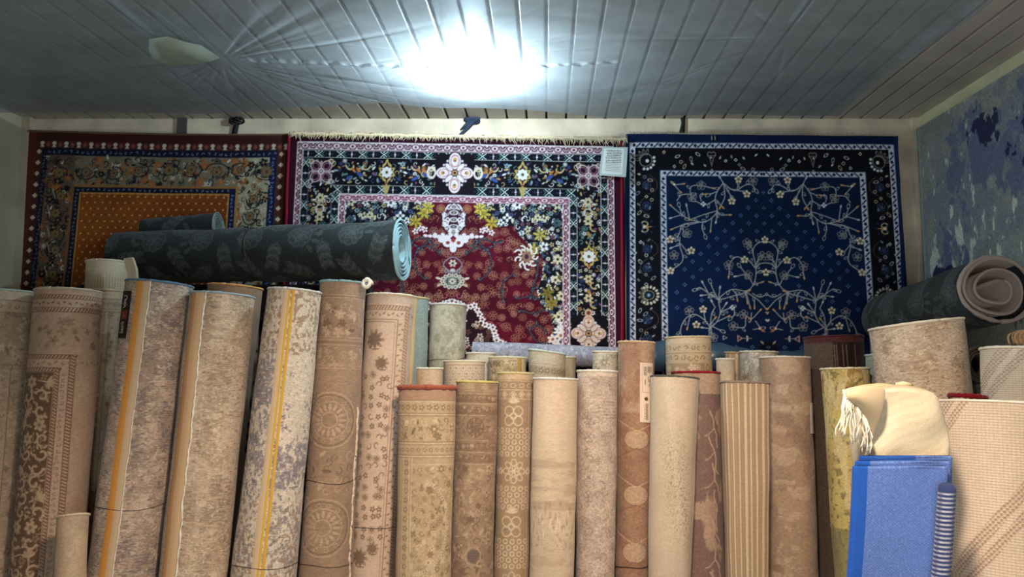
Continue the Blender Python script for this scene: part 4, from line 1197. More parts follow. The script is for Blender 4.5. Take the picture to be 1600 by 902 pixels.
    def R_at(s, S):
        r = s.Rt + (s.Rb - s.Rt) * np.minimum(S / (s.Hvis * s.kpx), 1.15)
        if s.waist is not None:
            for (c, wd, am) in s.waist: r = r * (1 - am * np.exp(-((S - c) / wd) ** 2))
        if s.bulge is not None: r = r * s.bulge(S)
        return r
    def surf(s, PH, S, off=0.0, seed=1, inner=False):
        PH = np.asarray(PH, dtype=float); S = np.asarray(S, dtype=float)
        nz = sum((np.sin((i + 2) * PH + s_ph(seed, i)) * (.6 / (i + 1)) for i in range(3)))
        r = s.R_at(S) * (1 + s.warp * nz) + off
        r = r + s.lump * (np.sin(S * 9 + PH * 2 + s_ph(seed, 5)) + np.sin(S * 21 + PH * 3 + s_ph(seed, 6)) * .5)
        cs, sn = np.cos(PH), np.sin(PH)
        if s.power != 2.0:
            k = (np.abs(sn) ** s.power + np.abs(cs) ** s.power) ** (-1 / s.power); r = r * k
        x = r * sn; y = -r * cs
        b = s.flat
        y = (r - off) * (-cs) * b + off * (-cs)
        down = S.copy()
        fade = np.clip(1 - S / (s.Rt * 3.0), 0, 1)
        down = down - s.skew * sn * fade + s.dip * fade * np.cos(2 * PH + s_ph(seed, 7)) * .5
        A, Xd, Dd, T = (np.array(v) for v in (s.A, s.Xd, s.Dd, s.T))
        return T - down[..., None] * A + x[..., None] * Xd + y[..., None] * Dd
    def ux(s, d):
        """canvas u of a point seen d px right of the left silhouette"""
        q = max(-1.0, min(1.0, (d - s.w / 2) / (s.w / 2))); return s.W / 2 + math.asin(q) * s.w / 2
    def phx(s, d):
        q = max(-1.0, min(1.0, (d - s.w / 2) / (s.w / 2))); return math.asin(q)
    def strip(s, name, d0, d1, color, z0=0.0, z1=None, off=.0016, label=None, mat=None, jag=0.0, over=0.0):
        """a tape or selvedge lying on the outside, between two picture offsets (px)"""
        seed = hash_(s.root['label']); z1 = s.len * .97 if z1 is None else z1
        n = 120; m = 5
        S, K = np.meshgrid(np.linspace(z0, z1, n), np.linspace(0, 1, m), indexing='ij')
        p0, p1 = s.phx(d0), s.phx(d1)
        jn = jag * np.sin(np.linspace(0, 90, n))[:, None] * (K - .5)
        PH = p0 + (p1 - p0) * K + jn
        o = off * np.where((K > .01) & (K < .99), 1.0, .2)
        V = s.surf(PH, S, o, seed) + np.array(s.A) * over
        Fc = grid_faces(n, m)
        ob = mesh_obj(name, V.reshape(-1, 3), Fc, mat or solid(color), s.root)
        if label: ob['label'] = label
        return ob
    def cord(s, name, d, color, rad=.0025, jit=.0015, z0=0.0, z1=None, label=None, off=.002):
        seed = hash_(s.root['label']); z1 = s.len * .97 if z1 is None else z1
        n = 170; S = np.linspace(z0, z1, n); q = random.Random(seed)
        w = 0.0; PH = []
        for i in range(n):
            w = w * .7 + q.uniform(-1, 1) * jit; PH.append(s.phx(d) + w / s.Rt)
        V = s.surf(np.array(PH), S, off, seed)
        ob = MB().tube([Vector(p) for p in V.tolist()], rad, 5, [rad * q.uniform(.5, 1.5) for _ in range(n)]).build(name, solid(color), s.root)
        if label: ob['label'] = label
        return ob
    def ring(s, name, z, rad=.0012, mat=None, tilt=.01, color=(60, 46, 38)):
        seed = hash_(s.root['label']); a = np.linspace(0, 2 * math.pi, 49)
        V = s.surf(a, z + tilt * np.sin(a * 1 + z * 9) + .004 * np.sin(3 * a), .0015, seed)
        return MB().tube([Vector(p) for p in V.tolist()], rad, 5).build(name, mat or M_WIRE, s.root)
    def patch(s, name, d0, d1, z0, z1, cv, off=.003, k=1.0, mat=None, n=60, m=40, tilt=0.0):
        """a paper or woven label lying on the roll"""
        seed = hash_(s.root['label'])
        S, K = np.meshgrid(np.linspace(z0, z1, n), np.linspace(0, 1, m), indexing='ij')
        T_ = (S - z0) / (z1 - z0)
        PH = s.phx(d0) + (s.phx(d1) - s.phx(d0)) * K + tilt * T_
        V = s.surf(PH, S, off, seed); Vb = s.surf(PH, S, off * .3, seed)
        C = cv.sample(K * cv.w, T_ * cv.h).reshape(-1, 3)
        rim = np.array([j for j in range(m)] + [i * m + m - 1 for i in range(1, n)] + [(n - 1) * m + j for j in range(m - 2, -1, -1)] + [i * m for i in range(n - 2, 0, -1)])
        V = V.reshape(-1, 3); o = len(V); L = len(rim)
        side = np.stack([rim, np.roll(rim, -1), o + (np.arange(L) + 1) % L, o + np.arange(L)], -1)
        return mesh_obj(name, np.concatenate([V, Vb.reshape(-1, 3)[rim]]), np.concatenate([grid_faces(n, m), side]), mat or M_RUGLABEL, s.root, np.concatenate([C, C[rim]]))

def hash_(t):
    h = 5381
    for ch in t: h = (h * 33 + ord(ch)) & 0xffffffff
    return h
def s_ph(seed, i): return ((seed >> (i * 3)) % 628) / 100.0
M_RUGLABEL = cloth_mat('printed_label', rough=.6, scale=60, bump=0, var=.03, sheen=0)

def stand(label, tl, tr, yt, bl, br, Yf, paint, ybot=902, lean=.05, name='rolled_carpet', **k):
    """a roll standing on the floor: silhouette px at its top and at row ybot, front at depth Yf"""
    flat = k.get('flat', 1.0)
    if ybot < 880: lean = lean * (ybot - yt) / 400.0
    kp = PXM((tl + tr) / 2, yt, Yf)
    Rt = (tr - tl) / 2 * kp * .975
    Yb = Yf - lean
    kb = PXM((bl + br) / 2, ybot, Yb)
    Rb = (br - bl) / 2 * kb * .975
    T = P((tl + tr) / 2, yt, Yf); T = T * 1.0; T.y += Rt * flat; T.x *= (Yf + Rt * flat * .5) / Yf
    B = P((bl + br) / 2, ybot, Yb); B.y += Rb * flat; B.x *= (Yb + Rb * flat * .5) / Yb
    d = (T - B).normalized()
    t = (B.z - Rb * math.hypot(d.x, d.y) - .004) / d.z
    F0 = B - d * t
    k.setdefault('group', 'carpets rolled up and standing on end'); k.setdefault('desat', .14)
    return Roll(name, label, T, F0, Rt, Rb, paint, kp, min((ybot if ybot > 800 else 902) - yt + 14, (T - F0).length / kp - 2), **k)

# ------------------------------------------------------------------ patterns of the rolls
def plainish(base, spots=(), mot=.12, wv=.16, cy=40, cx=25):
    def f(cv, s):
        cv.a[:] = base; cv.mottle(mot, cy, cx, 4, hash_(str(base)) % 997)
        for (c, thr, a, b, al) in spots: cv.blotch(c, thr, a, b, 5, .04, hash_(str(c) + str(thr)) % 991, al)
        cv.weave(wv, 4, 4)
    return f
def rope(cv, x0, y0, x1, y1, c, ground, step=5.0):
    cv.rect(x0, y0, x1, y1, ground); horiz = (x1 - x0) > (y1 - y0); L = (x1 - x0) if horiz else (y1 - y0); T = (y1 - y0) if horiz else (x1 - x0)
    q = 0.0
    while q < L:
        if horiz: cv.line([(x0 + q, y1 - 1), (x0 + q + step * .6, y0 + 1)], step * .42, c)
        else: cv.line([(x0 + 1, y0 + q), (x1 - 1, y0 + q + step * .6)], step * .42, c)
        q += step
    if horiz:
        cv.line([(x0, y0), (x1, y0)], 1.0, c); cv.line([(x0, y1), (x1, y1)], 1.0, c)
    else:
        cv.line([(x0, y0), (x0, y1)], 1.0, c); cv.line([(x1, y0), (x1, y1)], 1.0, c)
def hlines(cv, ys, c, wd=1.0):
    for y in ys: cv.line([(0, y), (cv.w, y)], wd, c)
def scrolls(cv, x0, y0, x1, y1, c, seed, size=13, wd=3.0):
    R = random.Random(seed); y = y0 + size
    while y < y1:
        x = x0 + size * (.6 if int(y / size) % 2 else 1.1)
        while x < x1:
            a = R.uniform(0, 6.28); kd = R.random()
            if kd < .45:
                cv.curl(x, y, size * .8, c, wd, a, .8, R.choice((1, -1)))
                for q in range(4): cv.leaf(x + math.cos(a + q) * size * .6, y + math.sin(a + q) * size * .6, size * .5, size * .24, a + q * 1.3, c)
            elif kd < .75:
                for q in range(5): cv.leaf(x, y, size * .85, size * .3, a + (q - 2) * .55, c)
                cv.line([(x, y), (x - math.cos(a) * size, y - math.sin(a) * size)], wd * .6, c)
            else: cv.flower(x, y, size * .7, 6, c, cv_mean(c, .7), a)
            x += size * 1.9
        y += size * 1.55
def cv_mean(c, k): return tuple(v * k for v in c)

def p_A0(cv, s):
    cv.a[:] = (176, 150, 120); cv.mottle(.1, 60, 30)
    cv.scatter(0, 20, s.W, s.Hvis, [(200, 176, 144), (150, 124, 96)], 15, 7.5, random.Random(1), 'fclc')
    cv.rect(0, 0, s.W, 16, (186, 164, 136)); hlines(cv, (16, 36, 40, 118, 124), (140, 112, 86)); cv.rect(0, 18, s.W, 34, (190, 166, 134))
    for i in range(16): cv.curl(6 + i * 11, 26, 4, (146, 120, 92), 1.2, i, .7)
    x = s.ux(78); cv.rect(x, 124, x + 16, s.Hvis, (186, 160, 130)); cv.line([(x, 124), (x, s.Hvis)], 1.2, (136, 108, 84)); cv.line([(x + 16, 124), (x + 16, s.Hvis)], 1.2, (136, 108, 84))
    for i in range(40): cv.curl(x + 8, 130 + i * 11, 4, (150, 124, 96), 1.1, i * 2, .7)
    cv.weave(.16)
def p_A1(cv, s):
    B_ = (186, 154, 124); BR_ = (128, 84, 64)
    cv.a[:] = B_; cv.mottle(.08, 50, 30)
    cv.scatter(0, 44, s.W, 98, [(140, 112, 86), (160, 130, 100)], 17, 7, random.Random(2), 'fclf')
    rope(cv, 0, 10, s.W, 16, BR_, (196, 164, 134)); rope(cv, 0, 30, s.W, 37, BR_, (196, 164, 134))
    for i in range(22): cv.leaf(4 + i * 8, 23, 5, 2.4, .4 * (-1) ** i, BR_)
    x0 = s.ux(86); x1 = s.ux(64)
    cv.rect(0, 104, x0, s.Hvis, (192, 160, 130)); rope(cv, 0, 104, x0, 110, BR_, (196, 164, 134)); rope(cv, x0 - 8, 104, x0, s.Hvis, BR_, (196, 164, 134))
    rope(cv, 0, 124, x1 + 6, 130, BR_, (196, 164, 134)); rope(cv, x1, 124, x1 + 6, s.Hvis, BR_, (196, 164, 134))
    for i in range(30): cv.leaf(4 + i * 9, 117, 6, 2.6, .5 * (-1) ** i, (150, 118, 92))
    for i in range(50): cv.curl(x1 + 12, 134 + i * 9, 3.4, (150, 112, 88), 1.1, i, .7)
    cv.rect(0, 131, x1 - 1, s.Hvis, (112, 82, 58))
    cv.scatter(0, 134, x1 - 4, s.Hvis, [(168, 136, 102), (150, 120, 88)], 15, 7, random.Random(55), 'lcf', (112, 82, 58)); scrolls(cv, 0, 132, x1 - 4, s.Hvis, (192, 160, 124), 5, 14, 3.4)
    cv.weave(.14)
def p_A2(cv, s):
    cv.a[:] = (178, 150, 118); cv.mottle(.1, 50, 30); cv.rect(0, 0, s.W, 14, (190, 164, 132)); hlines(cv, (14, 30, 34), (140, 108, 82), 1.2)
    for i in range(14): cv.flower(4 + i * 8, 22, 3.4, 5, (140, 108, 82), (190, 164, 130))
    for d in (10, 16, 34, 40): x = s.ux(d); cv.line([(x, 34), (x, s.Hvis)], 1.1, (138, 106, 80))
    cv.scatter(s.ux(17), 36, s.ux(34), s.Hvis, [(144, 112, 86), (200, 172, 138)], 12, 6, random.Random(3), 'fcl'); cv.scatter(s.ux(41), 36, s.W, s.Hvis, [(144, 112, 86)], 12, 5, random.Random(4), 'fcl')
    cv.weave(.16)
def p_ribcream(cv, s):
    cv.a[:] = (214, 194, 160); cv.mottle(.06)
    for i in range(30): cv.line([(i * 4.2, 22), (i * 4.2, 48)], 1.4, (188, 164, 130))
    cv.weave(.12)
def distressed(base, c2, c3, seed, fine=True):
    def f(cv, s):
        cv.a[:] = base; cv.mottle(.12, 60, 30, 4, seed)
        h, w = cv.a.shape[:2]; q = np.random.default_rng(seed); k = cv.k
        big = fbm(h, w, 34 * k, 22 * k, 4, q); mid = fbm(h, w, 7 * k, 12 * k, 4, q)
        thr = vnoise(h, w, 1.5, 11, q); thr2 = vnoise(h, w, 1.3, 5, q)
        def put(m, c):
            m = np.clip(m, 0, 1)[..., None]; cv.a = (cv.a * (1 - m) + np.array(c, dtype=np.float32) * m).astype(np.float32)
        put((big * .55 + mid * .45 + thr * .35 - .70) / .05, c3); put((.45 * (1 - big) + mid * .55 + thr2 * .35 - .70) / .05, c2)
        put((thr - .74) / .1 * .6, tuple(v * .8 for v in base)); put((vnoise(h, w, 1.5, 8, q) - .78) / .1 * .6, tuple(min(235, v * 1.16) for v in base))
        cv.weave(.22, seed, 4)
    return f
def p_A5(cv, s):
    cv.a[:] = (206, 190, 166); cv.mottle(.08, 60, 30)
    k = cv.k; h = s.Hvis; H_, W_2 = cv.a.shape[:2]; q = np.random.default_rng(5)
    v = np.arange(H_)[:, None] / k / h; u = np.arange(W_2)[None, :] / k / s.W
    blk = np.round(fbm(H_, W_2, 9, 6, 3, q) * 9) / 9; lum = fbm(H_, W_2, 40 * k, 24 * k, 3, q)
    grey = np.exp(-((v - .34) / .13) ** 2) * np.clip((.60 - u) * 8, .35, 1) + .8 * np.exp(-((v - .58) / .10) ** 2) + .5 * np.exp(-((v - .85) / .12) ** 2)
    def put(m, c):
        m = np.clip(m, 0, 1)[..., None]; cv.a = (cv.a * (1 - m) + np.array(c, dtype=np.float32) * m).astype(np.float32)
    put((blk * .8 + lum * .5 + grey * .42 - .90) / .03, (150, 138, 132)); put((blk * .9 + lum * .4 + grey * .30 - .98) / .03 * .9, (128, 118, 120))
    put((fbm(H_, W_2, 8, 6, 3, q) + .25 * (v < .22) + .2 * (v > .7) - .76) / .03 * .85, (160, 134, 108)); put((vnoise(H_, W_2, 1.5, 9, q) - .76) / .08 * .5, (222, 208, 184))
    cv.weave(.22, 9, 4)
def p_A6(cv, s):
    c0, lt, dk = (156, 126, 98), (182, 152, 120), (126, 98, 74)
    cv.a[:] = c0; cv.mottle(.1, 50, 30); hlines(cv, (22, 26, 88, 92, 100, 132, 136), lt, 1.2); hlines(cv, (24, 96), dk, 1.2)
    cv.scatter(0, 34, s.W, 84, [lt, dk, (190, 164, 132)], 13, 8, random.Random(7), 'fccl')
    cv.scatter(0, 104, s.W, 130, [lt], 10, 5, random.Random(8), 'fc')
    for yy in (215, 375):
        x = s.ux(36)
        for r, c, w_ in ((42, lt, 2), (38, dk, 1.4), (28, lt, 1.6), (12, lt, 2)): cv.ell(x, yy, r, r, c, ring=w_)
        for q in range(16): cv.leaf(x + math.cos(q * .393) * 14, yy + math.sin(q * .393) * 14, 12, 4.4, q * .393, lt)
        for q in range(14): cv.flower(x + math.cos(q * .449) * 33, yy + math.sin(q * .449) * 33, 4, 5, (176, 146, 110), dk)
    cv.scatter(0, 265, s.W, 325, [lt, dk], 16, 8, random.Random(9), 'clc'); cv.scatter(0, 140, s.ux(12), s.Hvis, [lt, dk], 16, 8, random.Random(19), 'clc')
    cv.weave(.18)
def p_A7(cv, s):
    g = (212, 182, 152); br = (158, 118, 90); cv.a[:] = g; cv.mottle(.05)
    xr = s.ux(72)
    cv.rect(xr, 0, s.W, s.Hvis, (188, 166, 142)); cv.rect(0, 0, s.W, 14, (198, 174, 148))
    rope(cv, 0, 18, xr, 25, br, (206, 176, 146)); rope(cv, xr - 7, 18, xr, s.Hvis, br, (206, 176, 146))
    x2 = s.ux(57); hlines_ = (40,)
    for i in range(24): cv.leaf(4 + i * 7, 32, 5, 2.4, .6 * (-1) ** i, br)
    cv.line([(0, 40), (x2, 40), (x2, s.Hvis)], 1.4, br); cv.line([(0, 44), (x2 - 4, 44), (x2 - 4, s.Hvis)], .9, br)
    for i in range(60): cv.leaf(x2 + 6, 46 + i * 8, 5, 2.4, 1.2 * (-1) ** i + 1.5, br)
    R = random.Random(12); D = (138, 110, 84)
    for (d, y, r) in ((22, 72, 17), (36, 108, 12), (20, 400, 15), (40, 385, 10)):
        x = s.ux(d)
        for q in range(9): cv.leaf(x, y, r, r * .34, q * .7, D); cv.ell(x + math.cos(q * .7) * r * .8, y + math.sin(q * .7) * r * .8, 2, 2, (170, 140, 110))
        cv.curl(x, y, r, D, 1.6, 1, .9)
    for j in range(17):
        for d in (10, 24, 38, 48):
            y = 130 + j * 15 + R.uniform(-4, 4); x = s.ux(d + R.uniform(-3, 3))
            kd = R.random()
            if kd < .35: cv.diamond(x, y, 4, D, (180, 150, 120)); cv.ell(x, y, 5, 5, D, ring=.8)
            elif kd < .7: cv.flower(x, y, 4.6, 5, D, g, R.uniform(0, 6))
            else: cv.curl(x, y, 6, D, 1.3, R.uniform(0, 6), .7)
    cv.weave(.12)
def p_B1(cv, s):
    g = (190, 162, 122); d = (150, 124, 90); l = (212, 188, 150); cv.a[:] = g; cv.mottle(.06, 60, 30)
    cv.rect(0, 0, s.W, 20, (178, 140, 112)); hlines(cv, (20, 40, 44, 84, 88, 104, 108), d, 1.2); hlines(cv, (22, 42, 86, 106), l, 1.2)
    for i in range(14): cv.flower(6 + i * 12, 31, 5, 5, d, l)
    cv.scatter(0, 46, s.W, 83, [d, (140, 116, 84), l], 12, 6.5, random.Random(13), 'fccl')
    for i in range(16): cv.flower(4 + i * 10, 96, 3.6, 5, d, l)
    x1, x2 = s.ux(12), s.ux(26)
    for x in (x1 - 9, x1, x2 - 5, x2): cv.line([(x, 108), (x, s.Hvis)], 1.1, l)
    for i in range(24): cv.flower((x1 + x2) / 2 - 2, 116 + i * 14, 5, 5, d, l)
    cv.clip = None; cv.line([(x2, 118), (s.W, 118)], 1.2, l)
    R = random.Random(14)
    cv.scatter(x2 + 3, 120, s.W, s.Hvis, [d, (146, 120, 86), l, (168, 140, 104)], 10.5, 6, R, 'fcclo')
    x = s.ux(50)
    for i in range(40):
        a = -1.2 + i * .07; cv.ell(x2 + 4 + 62 * math.cos(a), 210 + 70 * math.sin(a), 2.6, 2.6, l, ring=1)
    cv.weave(.14)
def p_B2(cv, s):
    g = (160, 130, 100); d = (128, 100, 76); l = (186, 158, 126); cv.a[:] = g; cv.mottle(.1, 50, 30)
    cv.rect(0, 0, s.W, 12, (180, 154, 116))
    for a, b in ((20, 32), (38, 50), (94, 106), (112, 124)): cv.rect(0, a, s.W, b, (140, 110, 84)); cv.scatter(0, a, s.W, b, [l, g], 8, 4, random.Random(a), 'fc')
    hlines(cv, (14, 18, 34, 52, 90, 108, 126), l, 1.0)
    x = s.ux(34); cv.ell(x, 70, 13, 14, d, ring=2.4); cv.ell(x, 70, 8, 9, d); cv.ell(x, 68, 4, 4, l); cv.scatter(0, 54, s.W, 88, [l, d], 12, 4.5, random.Random(3), 'cl')
    for q in range(8): cv.leaf(x, 72, 15, 4, q * .785, d)
    cv.scatter(0, 128, s.W, s.Hvis, [l, d, (174, 146, 114)], 11, 6.5, random.Random(15), 'ccflc')
    cv.blotch((134, 104, 82), .56, 26, 22, 4, .08, 8, .5); cv.ell(s.ux(36), 262, 9, 10, (118, 98, 86)); cv.ell(s.ux(36), 262, 12, 13, l, ring=1.4)
    cv.weave(.2)
def p_B3(cv, s):
    g = (168, 138, 104); l = (214, 188, 152); cv.a[:] = g; cv.mottle(.06, 50, 30); cv.rect(0, 0, s.W, 10, (206, 178, 138)); hlines(cv, (12, 26, 40), l, 1.2)
    for i in range(9): cv.ell(6 + i * 14, 19, 4, 3, l, ring=1); cv.ringflower(6 + i * 14, 33, 5, l, 4, 1.2)
    def bloom(x, y, r=12):
        for q in range(4): a = q * math.pi / 2 + .785; cv.ell(x + math.cos(a) * r * .62, y + math.sin(a) * r * .62, r * .42, r * .42, l, ring=1.8)
        cv.ell(x, y, r * .3, r * .3, l, ring=1.2)
    xx = s.ux(28)
    y = 58
    k = 0
    while y < s.Hvis:
        if k % 2 == 0:
            bloom(xx - 2, y + 8, 17)
            for q in range(6): cv.leaf(xx - 2, y - 12, 10, 3.4, -1.57 + (q - 2.5) * .5, l)
            y += 30
            for rr in range(5):
                for i in range(-5, 6): cv.ell(xx + i * 11 + (5.5 if rr % 2 else 0), y + rr * 9, 3.2, 3.2, l, ring=1.7)
            y += 56
        else:
            for q in range(8): a = q * .785; cv.ell(xx + math.cos(a) * 13, y + 6 + math.sin(a) * 13, 5, 4, l, a, ring=1.4)
            cv.ringflower(xx, y + 6, 8, l, 6, 1.3)
            for i in (-3, -2, 2, 3): cv.flower(xx + i * 12, y + 6, 6, 6, l, g)
            y += 32
            for rr in range(4):
                for i in range(-5, 6): cv.ell(xx + i * 11 + (5.5 if rr % 2 else 0), y + rr * 9, 3.2, 3.2, l, ring=1.7)
            y += 48
        k += 1
    xr = s.ux(50); cv.line([(xr, 40), (xr, s.Hvis)], 1.2, l); cv.line([(xr + 8, 40), (xr + 8, s.Hvis)], 1.2, l)
    cv.weave(.14)
def p_B4(cv, s):
    cv.a[:] = (212, 186, 152); cv.mottle(.08, 80, 50); h = s.Hvis
    cv.blotch((184, 154, 122), .5, 12, 50, 5, .12, 51, .6, (0, h * .38, s.W, h * .62)); cv.blotch((172, 144, 116), .58, 9, 4, 5, .04, 52, .6, (0, h * .58, s.W, h * .8)); cv.blotch((190, 160, 128), .52, 12, 40, 5, .1, 53, .6, (0, h * .78, s.W, h))
    for i in range(40):
        q = random.Random(i); x = q.uniform(0, s.W); y = h * .62 + q.uniform(0, 34); cv.line([(x, y), (x, y + 7)], 1.6, (226, 204, 172))
    cv.weave(.10, 3, 7)
def p_B5(cv, s):
    cv.a[:] = (188, 164, 142); cv.mottle(.08, 50, 30); cv.rect(0, 0, s.W, 8, (210, 190, 164))
    cv.scatter(0, 14, s.W, s.Hvis, [(164, 140, 120), (204, 182, 158)], 13, 8.5, random.Random(16), 'ccco')
    for i in range(8): cv.line([(s.ux(20) + i * 3, 40 + i * 5), (s.W, 40 + i * 5)], 1.1, (208, 186, 162))
    cv.weave(.26, 5, 4)
def p_B6(cv, s):
    g = (164, 124, 94); l = (190, 156, 120); cv.a[:] = g; cv.mottle(.12, 40, 30); cv.blotch((192, 160, 128), .5, 40, 24, 5, .1, 9, .6, (0, 0, s.W, 110)); cv.blotch((150, 100, 80), .55, 20, 20, 4, .1, 10, .5)
    y = 150; x = s.ux(28)
    while y < s.Hvis + 20:
        cv.ell(x, y, 22, 15, l); cv.ell(x, y, 22, 15, (140, 104, 78), ring=1); cv.line([(0, y - 36), (x, y - 12), (s.W, y - 36)], 1.6, (196, 164, 128)); cv.line([(0, y + 36), (x, y + 14), (s.W, y + 36)], 1.3, (140, 100, 76))
        y += 84
    cv.weave(.22, 6, 4)
def p_B7(cv, s):
    cv.a[:] = (206, 182, 150); cv.mottle(.06, 60, 40); h = s.Hvis
    k = cv.k; H_, W_2 = cv.a.shape[:2]; q = np.random.default_rng(61)
    v = np.arange(H_)[:, None] / k; u = np.arange(W_2)[None, :] / k; c = s.ux(40)
    band = np.exp(-(((u - c + (v - h * .45) * -.16) / 24) ** 2)) * np.clip((v - 60) / 60, 0, 1) * np.clip((h * .85 - v) / 50, 0, 1)
    sp = (vnoise(H_, W_2, 2.2, 2.2, q) > .66) * band; sp = np.clip(sp, 0, 1)[..., None] * .75
    cv.a = (cv.a * (1 - sp) + np.array((138, 112, 88), dtype=np.float32) * sp).astype(np.float32)
    wv = np.exp(-(((u - s.ux(20) - v * .12) / 7) ** 2))[..., None] * .35; cv.a = (cv.a * (1 - wv) + np.array((222, 204, 176), dtype=np.float32) * wv).astype(np.float32)
    cv.weave(.10, 3, 4)
def p_B8(cv, s):
    cv.a[:] = (186, 152, 122); cv.mottle(.08); h = s.Hvis; cv.blotch((136, 104, 92), .40, 70, 40, 5, .05, 71, .95, (0, 34, s.W, h))
    R = random.Random(17)
    for i in range(9):
        x, y = s.ux(45) + R.uniform(0, 10), 60 + i * 40; pts = [(x, y)]
        for q in range(5): x += R.uniform(-2, 8); y += R.uniform(6, 14); pts.append((x, y))
        cv.curve(pts, 2.4, (196, 166, 132)); cv.curve([pts[2], (pts[2][0] - 10, pts[2][1] + 10), (pts[2][0] - 16, pts[2][1] + 12)], 1.8, (190, 158, 126))
    cv.weave(.2, 5, 4)
def p_B8b(cv, s):
    g = (206, 180, 140); d = (160, 128, 90); cv.a[:] = g; cv.mottle(.05); cv.rect(0, 0, s.W, 10, (216, 192, 154))
    for i in range(12): cv.curl(5 + i * 10, 17, 4, d, 1.4, i * 2, .7)
    x = s.ux(52); hlines(cv, (25,), d, 1.2)
    for i in range(8): cv.curl(5 + i * 11, 33, 5, d, 1.6, i * 1.3, .8)
    cv.line([(0, 42), (x, 42), (x, s.Hvis)], 1.4, d); cv.rect(0, 43, x - 1, s.Hvis, (176, 148, 112)); cv.scatter(0, 44, x, 120, [(222, 200, 164), (210, 184, 144)], 12, 6, random.Random(5), 'of')
    for i in range(12): cv.ell(x + 8, 48 + i * 13, 4, 5, d, ring=1.6)
    cv.scatter(x + 18, 20, s.W, 140, [d], 10, 5, random.Random(6), 'lc'); cv.weave(.12)
def p_B9(cv, s):
    cv.a[:] = (196, 166, 130); cv.mottle(.04)
    x = 0; i = 0; R = random.Random(2)
    while x < s.W:
        w = R.choice((3.2, 4.2, 5.4)); c = (176, 144, 108) if i % 2 else (214, 188, 152)
        cv.rect(x, 0, x + w, s.Hvis, c); cv.line([(x, 0), (x, s.Hvis)], .9, (156, 124, 92)); x += w; i += 1
    cv.weave(.12, 3, 2)
def p_B10(cv, s):
    cv.a[:] = (172, 142, 114); cv.mottle(.1, 60, 40); cv.blotch((194, 166, 136), .54, 16, 26, 6, .05, 81, .7); cv.blotch((150, 120, 96), .58, 40, 30, 5, .05, 82, .6); cv.weave(.2, 4, 4)
def p_maroon(cv, s):
    cv.a[:] = (50, 30, 30); cv.mottle(.3, 30, 10)
    cv.rect(0, 0, s.ux(26), s.Hvis, (92, 74, 60)); 
    for d in (28, 31, 40, 46, 60): x = s.ux(d); cv.line([(x, 14), (x, s.Hvis)], 1.4, (130, 104, 84))
    cv.rect(0, 0, s.W, 10, (84, 42, 40)); cv.weave(.5, 4, 1.4)
def p_yellow(cv, s):
    cv.a[:] = (198, 176, 98); cv.mottle(.12, 50, 20); cv.blotch((160, 120, 60), .58, 26, 14, 5, .05, 91, .8, (0, 0, s.W, 60)); cv.blotch((126, 112, 76), .62, 6, 6, 4, .03, 92, .8)
    cv.blotch((216, 196, 136), .56, 40, 14, 5, .05, 93, .8); cv.rect(0, 245, s.W, s.Hvis, (112, 112, 78), .6); cv.weave(.22, 4, 2)  # grey lower part is a cast shadow painted into the dye
def p_key(cv, s):
    g, l = (178, 152, 122), (222, 202, 172); cv.a[:] = g; cv.rect(0, 0, s.W, 5, l)
    for j in range(9):
        for i in range(12):
            x, y = i * 11 + (j % 2) * 5.5, 8 + j * 9
            cv.line([(x, y), (x + 8, y), (x + 8, y + 6), (x + 3, y + 6), (x + 3, y + 3)], 1.9, l); cv.line([(x, y), (x, y + 8)], 1.9, l)
    cv.weave(.1)
def p_floral_small(g, d, l, seed):
    def f(cv, s):
        cv.a[:] = g; cv.mottle(.08); cv.scatter(0, 4, s.W, s.Hvis, [d, l, d], 10, 6, random.Random(seed), 'fclf'); cv.rect(0, 0, s.W, 4, l); cv.weave(.16)
    return f
def p_band_small(cv, s):
    cv.a[:] = (180, 164, 134); cv.mottle(.08); cv.rect(0, 0, s.W, 20, (196, 184, 156)); hlines(cv, (22, 38), (214, 200, 170), 1.2)
    for i in range(11): cv.flower(4 + i * 10, 30, 5, 5, (146, 128, 98), (200, 184, 150))
    cv.weave(.18)
def p_mesh(base, ln, step=3.6, diag=True):
    def f(cv, s):
        cv.a[:] = base; cv.mottle(.08, 60, 60)
        y = 2.0; r = 0
        while y < s.Hvis:
            cv.line([(0, y), (s.W, y)], .9, ln, .75)
            y += step
        x = 0.0
        while x < s.W: cv.line([(x, 0), (x, s.Hvis)], .6, ln, .35); x += step * 1.3
        if diag:
            k = cv.k; H_, W_2 = cv.a.shape[:2]; v = np.arange(H_)[:, None] / k; u = np.arange(W_2)[None, :] / k
            t = ((u * .8 + v * .62 - 150) % 170); m = (np.abs(t - 60) < 9) | (np.abs(t - 84) < 7)
            chk = ((np.floor(u / 4) + np.floor(v / step)) % 2 == 0)
            mm = (m & chk)[..., None] * .75; cv.a = (cv.a * (1 - mm) + np.array(ln, dtype=np.float32) * mm).astype(np.float32)
        cv.weave(.12, 8, 2)
    return f
